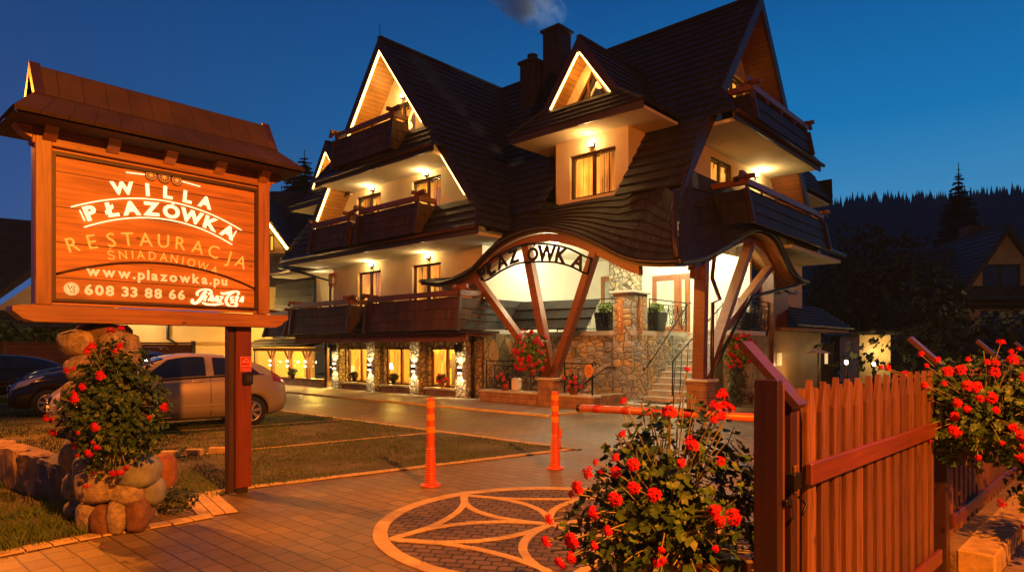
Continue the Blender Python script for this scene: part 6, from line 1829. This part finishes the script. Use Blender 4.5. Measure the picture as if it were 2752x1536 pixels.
while cnt < 2600:
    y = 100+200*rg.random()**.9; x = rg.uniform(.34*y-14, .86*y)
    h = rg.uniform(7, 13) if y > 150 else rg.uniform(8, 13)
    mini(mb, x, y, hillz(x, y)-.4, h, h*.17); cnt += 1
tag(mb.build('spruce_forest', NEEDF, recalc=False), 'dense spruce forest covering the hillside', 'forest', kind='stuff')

# ================================================================== BACKGROUND RIGHT
LOG = wood('log_wall', (.16, .085, .04), .8, 1., .4, axis=0, plank=.28)
t, T = house((26.6, 35.2), rad(-8), 4.2, 8, 4.9, 8.1, 'dark timber house with a gabled dormer at the right edge', mat('tan_gable', (.42, .24, .14), .8, 0, 2, .2, .1), DARKR, .6, [(-1.0, .9, 4.7, 6.1), (-1.1, .2, 2.2, 3.6), (.5, 1.2, 1.6, 3.6)], sk=(4.9, 4.1, .7))
mb = MB(); shq(mb, T(-4.0, 4.5, 7.7), T(9, 4.5, 7.7), T(9, -.2, 3.7), T(-4.6, -.2, 3.7), (T(0, -1, 1)-T(0, 0, 0)).normalized()); mb.build('main_roof', DARKR, t)
mb = MB(T); mb.box(-4.0, 9, .3, 4, 0, 4.0); mb.build('log_wall', LOG, t)
mb = MB(T); mb.bbox(.2, 1.6, 4.0, 4.8, 7.0, 8.9, .03); mb.build('chimney', mat('red_brick_chimney', (.22, .06, .05), .8), t)
bush('shrub', 'dark shrubbery under the dark timber house', (24, 30, 1.6), (5, 1.5, 1.9), 1800, .15, 0, .05, 94, leafm=DECID, stems=10, cat='shrub')
# lit shed and garden lamps
t = thing('garden_shed', (16.2, 28.5, 0), 'small flat-roofed garden shed with one lamp-lit wall', 'shed')
mb = MB(); mb.box(15.15, 16.5, 28.3, 30, 0, 2.12); mb.build('wall', wood('shed_boards', (.50, .38, .22), .5, 1., .35, axis=1, plank=0), t)
mb = MB(); mb.box(14.6, 17.6, 28.0, 30.4, 2.125, 2.25); mb.build('roof', ZINC, t)
lamp('lamp_light', (16.1, 27.5, 1.4), 75, (1, .66, .20), .1)
for i, (x, y) in enumerate(((11.33, 22.0), (13.1, 23.5))):
    t = thing('garden_lamp', (x, y, 0), ['taller bright garden bollard lamp beyond the picket fence', 'second garden bollard lamp, right of the brighter one'][i], 'garden lamp', 'garden bollard lamps')
    h = .98-.10*i
    mb = MB(); mb.lathe([(.05, 0), (.05, h), (.03, h+.02)], (x, y, 0), 10); mb.build('post', ZINC, t)
    mb = MB(); mb.lathe([(.03, h+.02), (.055, h+.04), (.055, h+.14), (.03, h+.16)], (x, y, 0), 10); mb.build('bulb', BULBW, t)
    lamp('lamp_light', (x, y-.05, h+.35), 16, (1, .66, .22), .05, parent=t)
t = thing('pavilion', (14.9, 40, 0), 'low teal-walled outbuilding beyond the lit shed', 'outbuilding')
mb = MB(); mb.box(20.6, 23.4, 42, 45, 0, 2.9); mb.build('wall', mat('teal_wall', (.10, .26, .24), .7), t)
t = thing('parasol', (10.1, 21, 0), 'small pale parasol beside the ochre wall of the guesthouse', 'parasol')
mb = MB(); mb.tube([(10.1, 21.4, 0), (10.1, 21.4, 1.55)], .03, 6); mb.build('pole', ZINC, t)
mb = MB(); mb.lathe([(.42, 1.38), (.2, 1.46), (.02, 1.52)], (10.1, 21.4, 0), 8, False); mb.build('canopy', PLW, t)
t = thing('low_building', (13, 30, 0), 'low dark outbuilding with one lit window behind the garden lamps', 'outbuilding')
mb = MB(); mb.box(11.5, 13.4, 27, 29, 0, 1.75); mb.build('wall', DARKV, t)
mb = MB(); mb.box(13.0, 13.12, 26.96, 26.99, .9, 1.35); mb.build('window', emat('lit_pane', (1, .7, .3), .8), t)

# ================================================================== SMOKE
def smoke(name, c, size, rz, dens, lbl, seed):
    mb = MB(); sx, sy, sz = size
    bm = bmesh.new(); bmesh.ops.create_icosphere(bm, subdivisions=3, radius=1)
    for v in bm.verts: v.co = V((v.co.x*sx, v.co.y*sy, v.co.z*sz))
    mb.addbm(bm, Matrix.Translation(V(c)) @ Matrix.Rotation(rz, 4, 'Y'))
    m = bpy.data.materials.new(name); m.use_nodes = True; t = m.node_tree
    t.nodes.remove(t.nodes['Principled BSDF'])
    pv = t.nodes.new('ShaderNodeVolumePrincipled'); pv.inputs['Color'].default_value = (.75, .88, 1, 1); pv.inputs['Anisotropy'].default_value = .1
    tc_ = t.nodes.new('ShaderNodeTexCoord'); n = N(t, 'TexNoise', Scale=1.5, Detail=6., Roughness=.65, Distortion=1.2)
    mp_ = t.nodes.new('ShaderNodeMapping'); mp_.inputs['Location'].default_value = (seed, 0, 0); t.links.new(tc_.outputs['Object'], mp_.inputs[0]); t.links.new(mp_.outputs[0], n.inputs[0])
    r_ = ramp(t, n.outputs['Fac'], [(.42, (0, 0, 0)), (.62, (1, 1, 1))])
    # soft falloff from the axis in generated space
    g = t.nodes.new('ShaderNodeTexGradient'); g.gradient_type = 'SPHERICAL'
    mg = t.nodes.new('ShaderNodeMapping'); mg.inputs['Location'].default_value = (-1, -1, -1); mg.inputs['Scale'].default_value = (2, 2, 2)
    t.links.new(tc_.outputs['Generated'], mg.inputs[0]); t.links.new(mg.outputs[0], g.inputs[0])
    a = N(t, 'Math', operation='MULTIPLY'); g2 = N(t, 'Math', operation='POWER'); g2.inputs[1].default_value = 1.3; t.links.new(g.outputs['Fac'], g2.inputs[0])
    t.links.new(r_, a.inputs[0]); t.links.new(g2.outputs[0], a.inputs[1])
    b = N(t, 'Math', operation='MULTIPLY'); t.links.new(a.outputs[0], b.inputs[0]); b.inputs[1].default_value = dens
    t.links.new(b.outputs[0], pv.inputs['Density']); t.links.new(pv.outputs[0], t.nodes['Material Output'].inputs['Volume'])
    o = mb.build(name, m); tag(o, lbl, 'smoke'); o['kind'] = 'stuff'
    return o
pcn = W(.16, 4.3, 13.0)
smoke('chimney_smoke', (pcn.x-1.35, pcn.y, pcn.z+1.30), (2.5, .9, .8), rad(34), 5, 'pale smoke drifting left from the tall chimney', 3)


# ================================================================== AIR
mb = MB(); mb.box(-150, 320, -20, 330, -1.2, 90)
m = bpy.data.materials.new('haze'); m.use_nodes = True; t = m.node_tree; t.nodes.remove(t.nodes['Principled BSDF'])
pv = t.nodes.new('ShaderNodeVolumePrincipled'); pv.inputs['Color'].default_value = (.45, .72, 1, 1); pv.inputs['Density'].default_value = .00062; pv.inputs['Anisotropy'].default_value = 0
t.links.new(pv.outputs[0], t.nodes['Material Output'].inputs['Volume'])
o = mb.build('haze', m); tag(o, 'thin blue evening haze over the whole place', 'haze', kind='stuff')
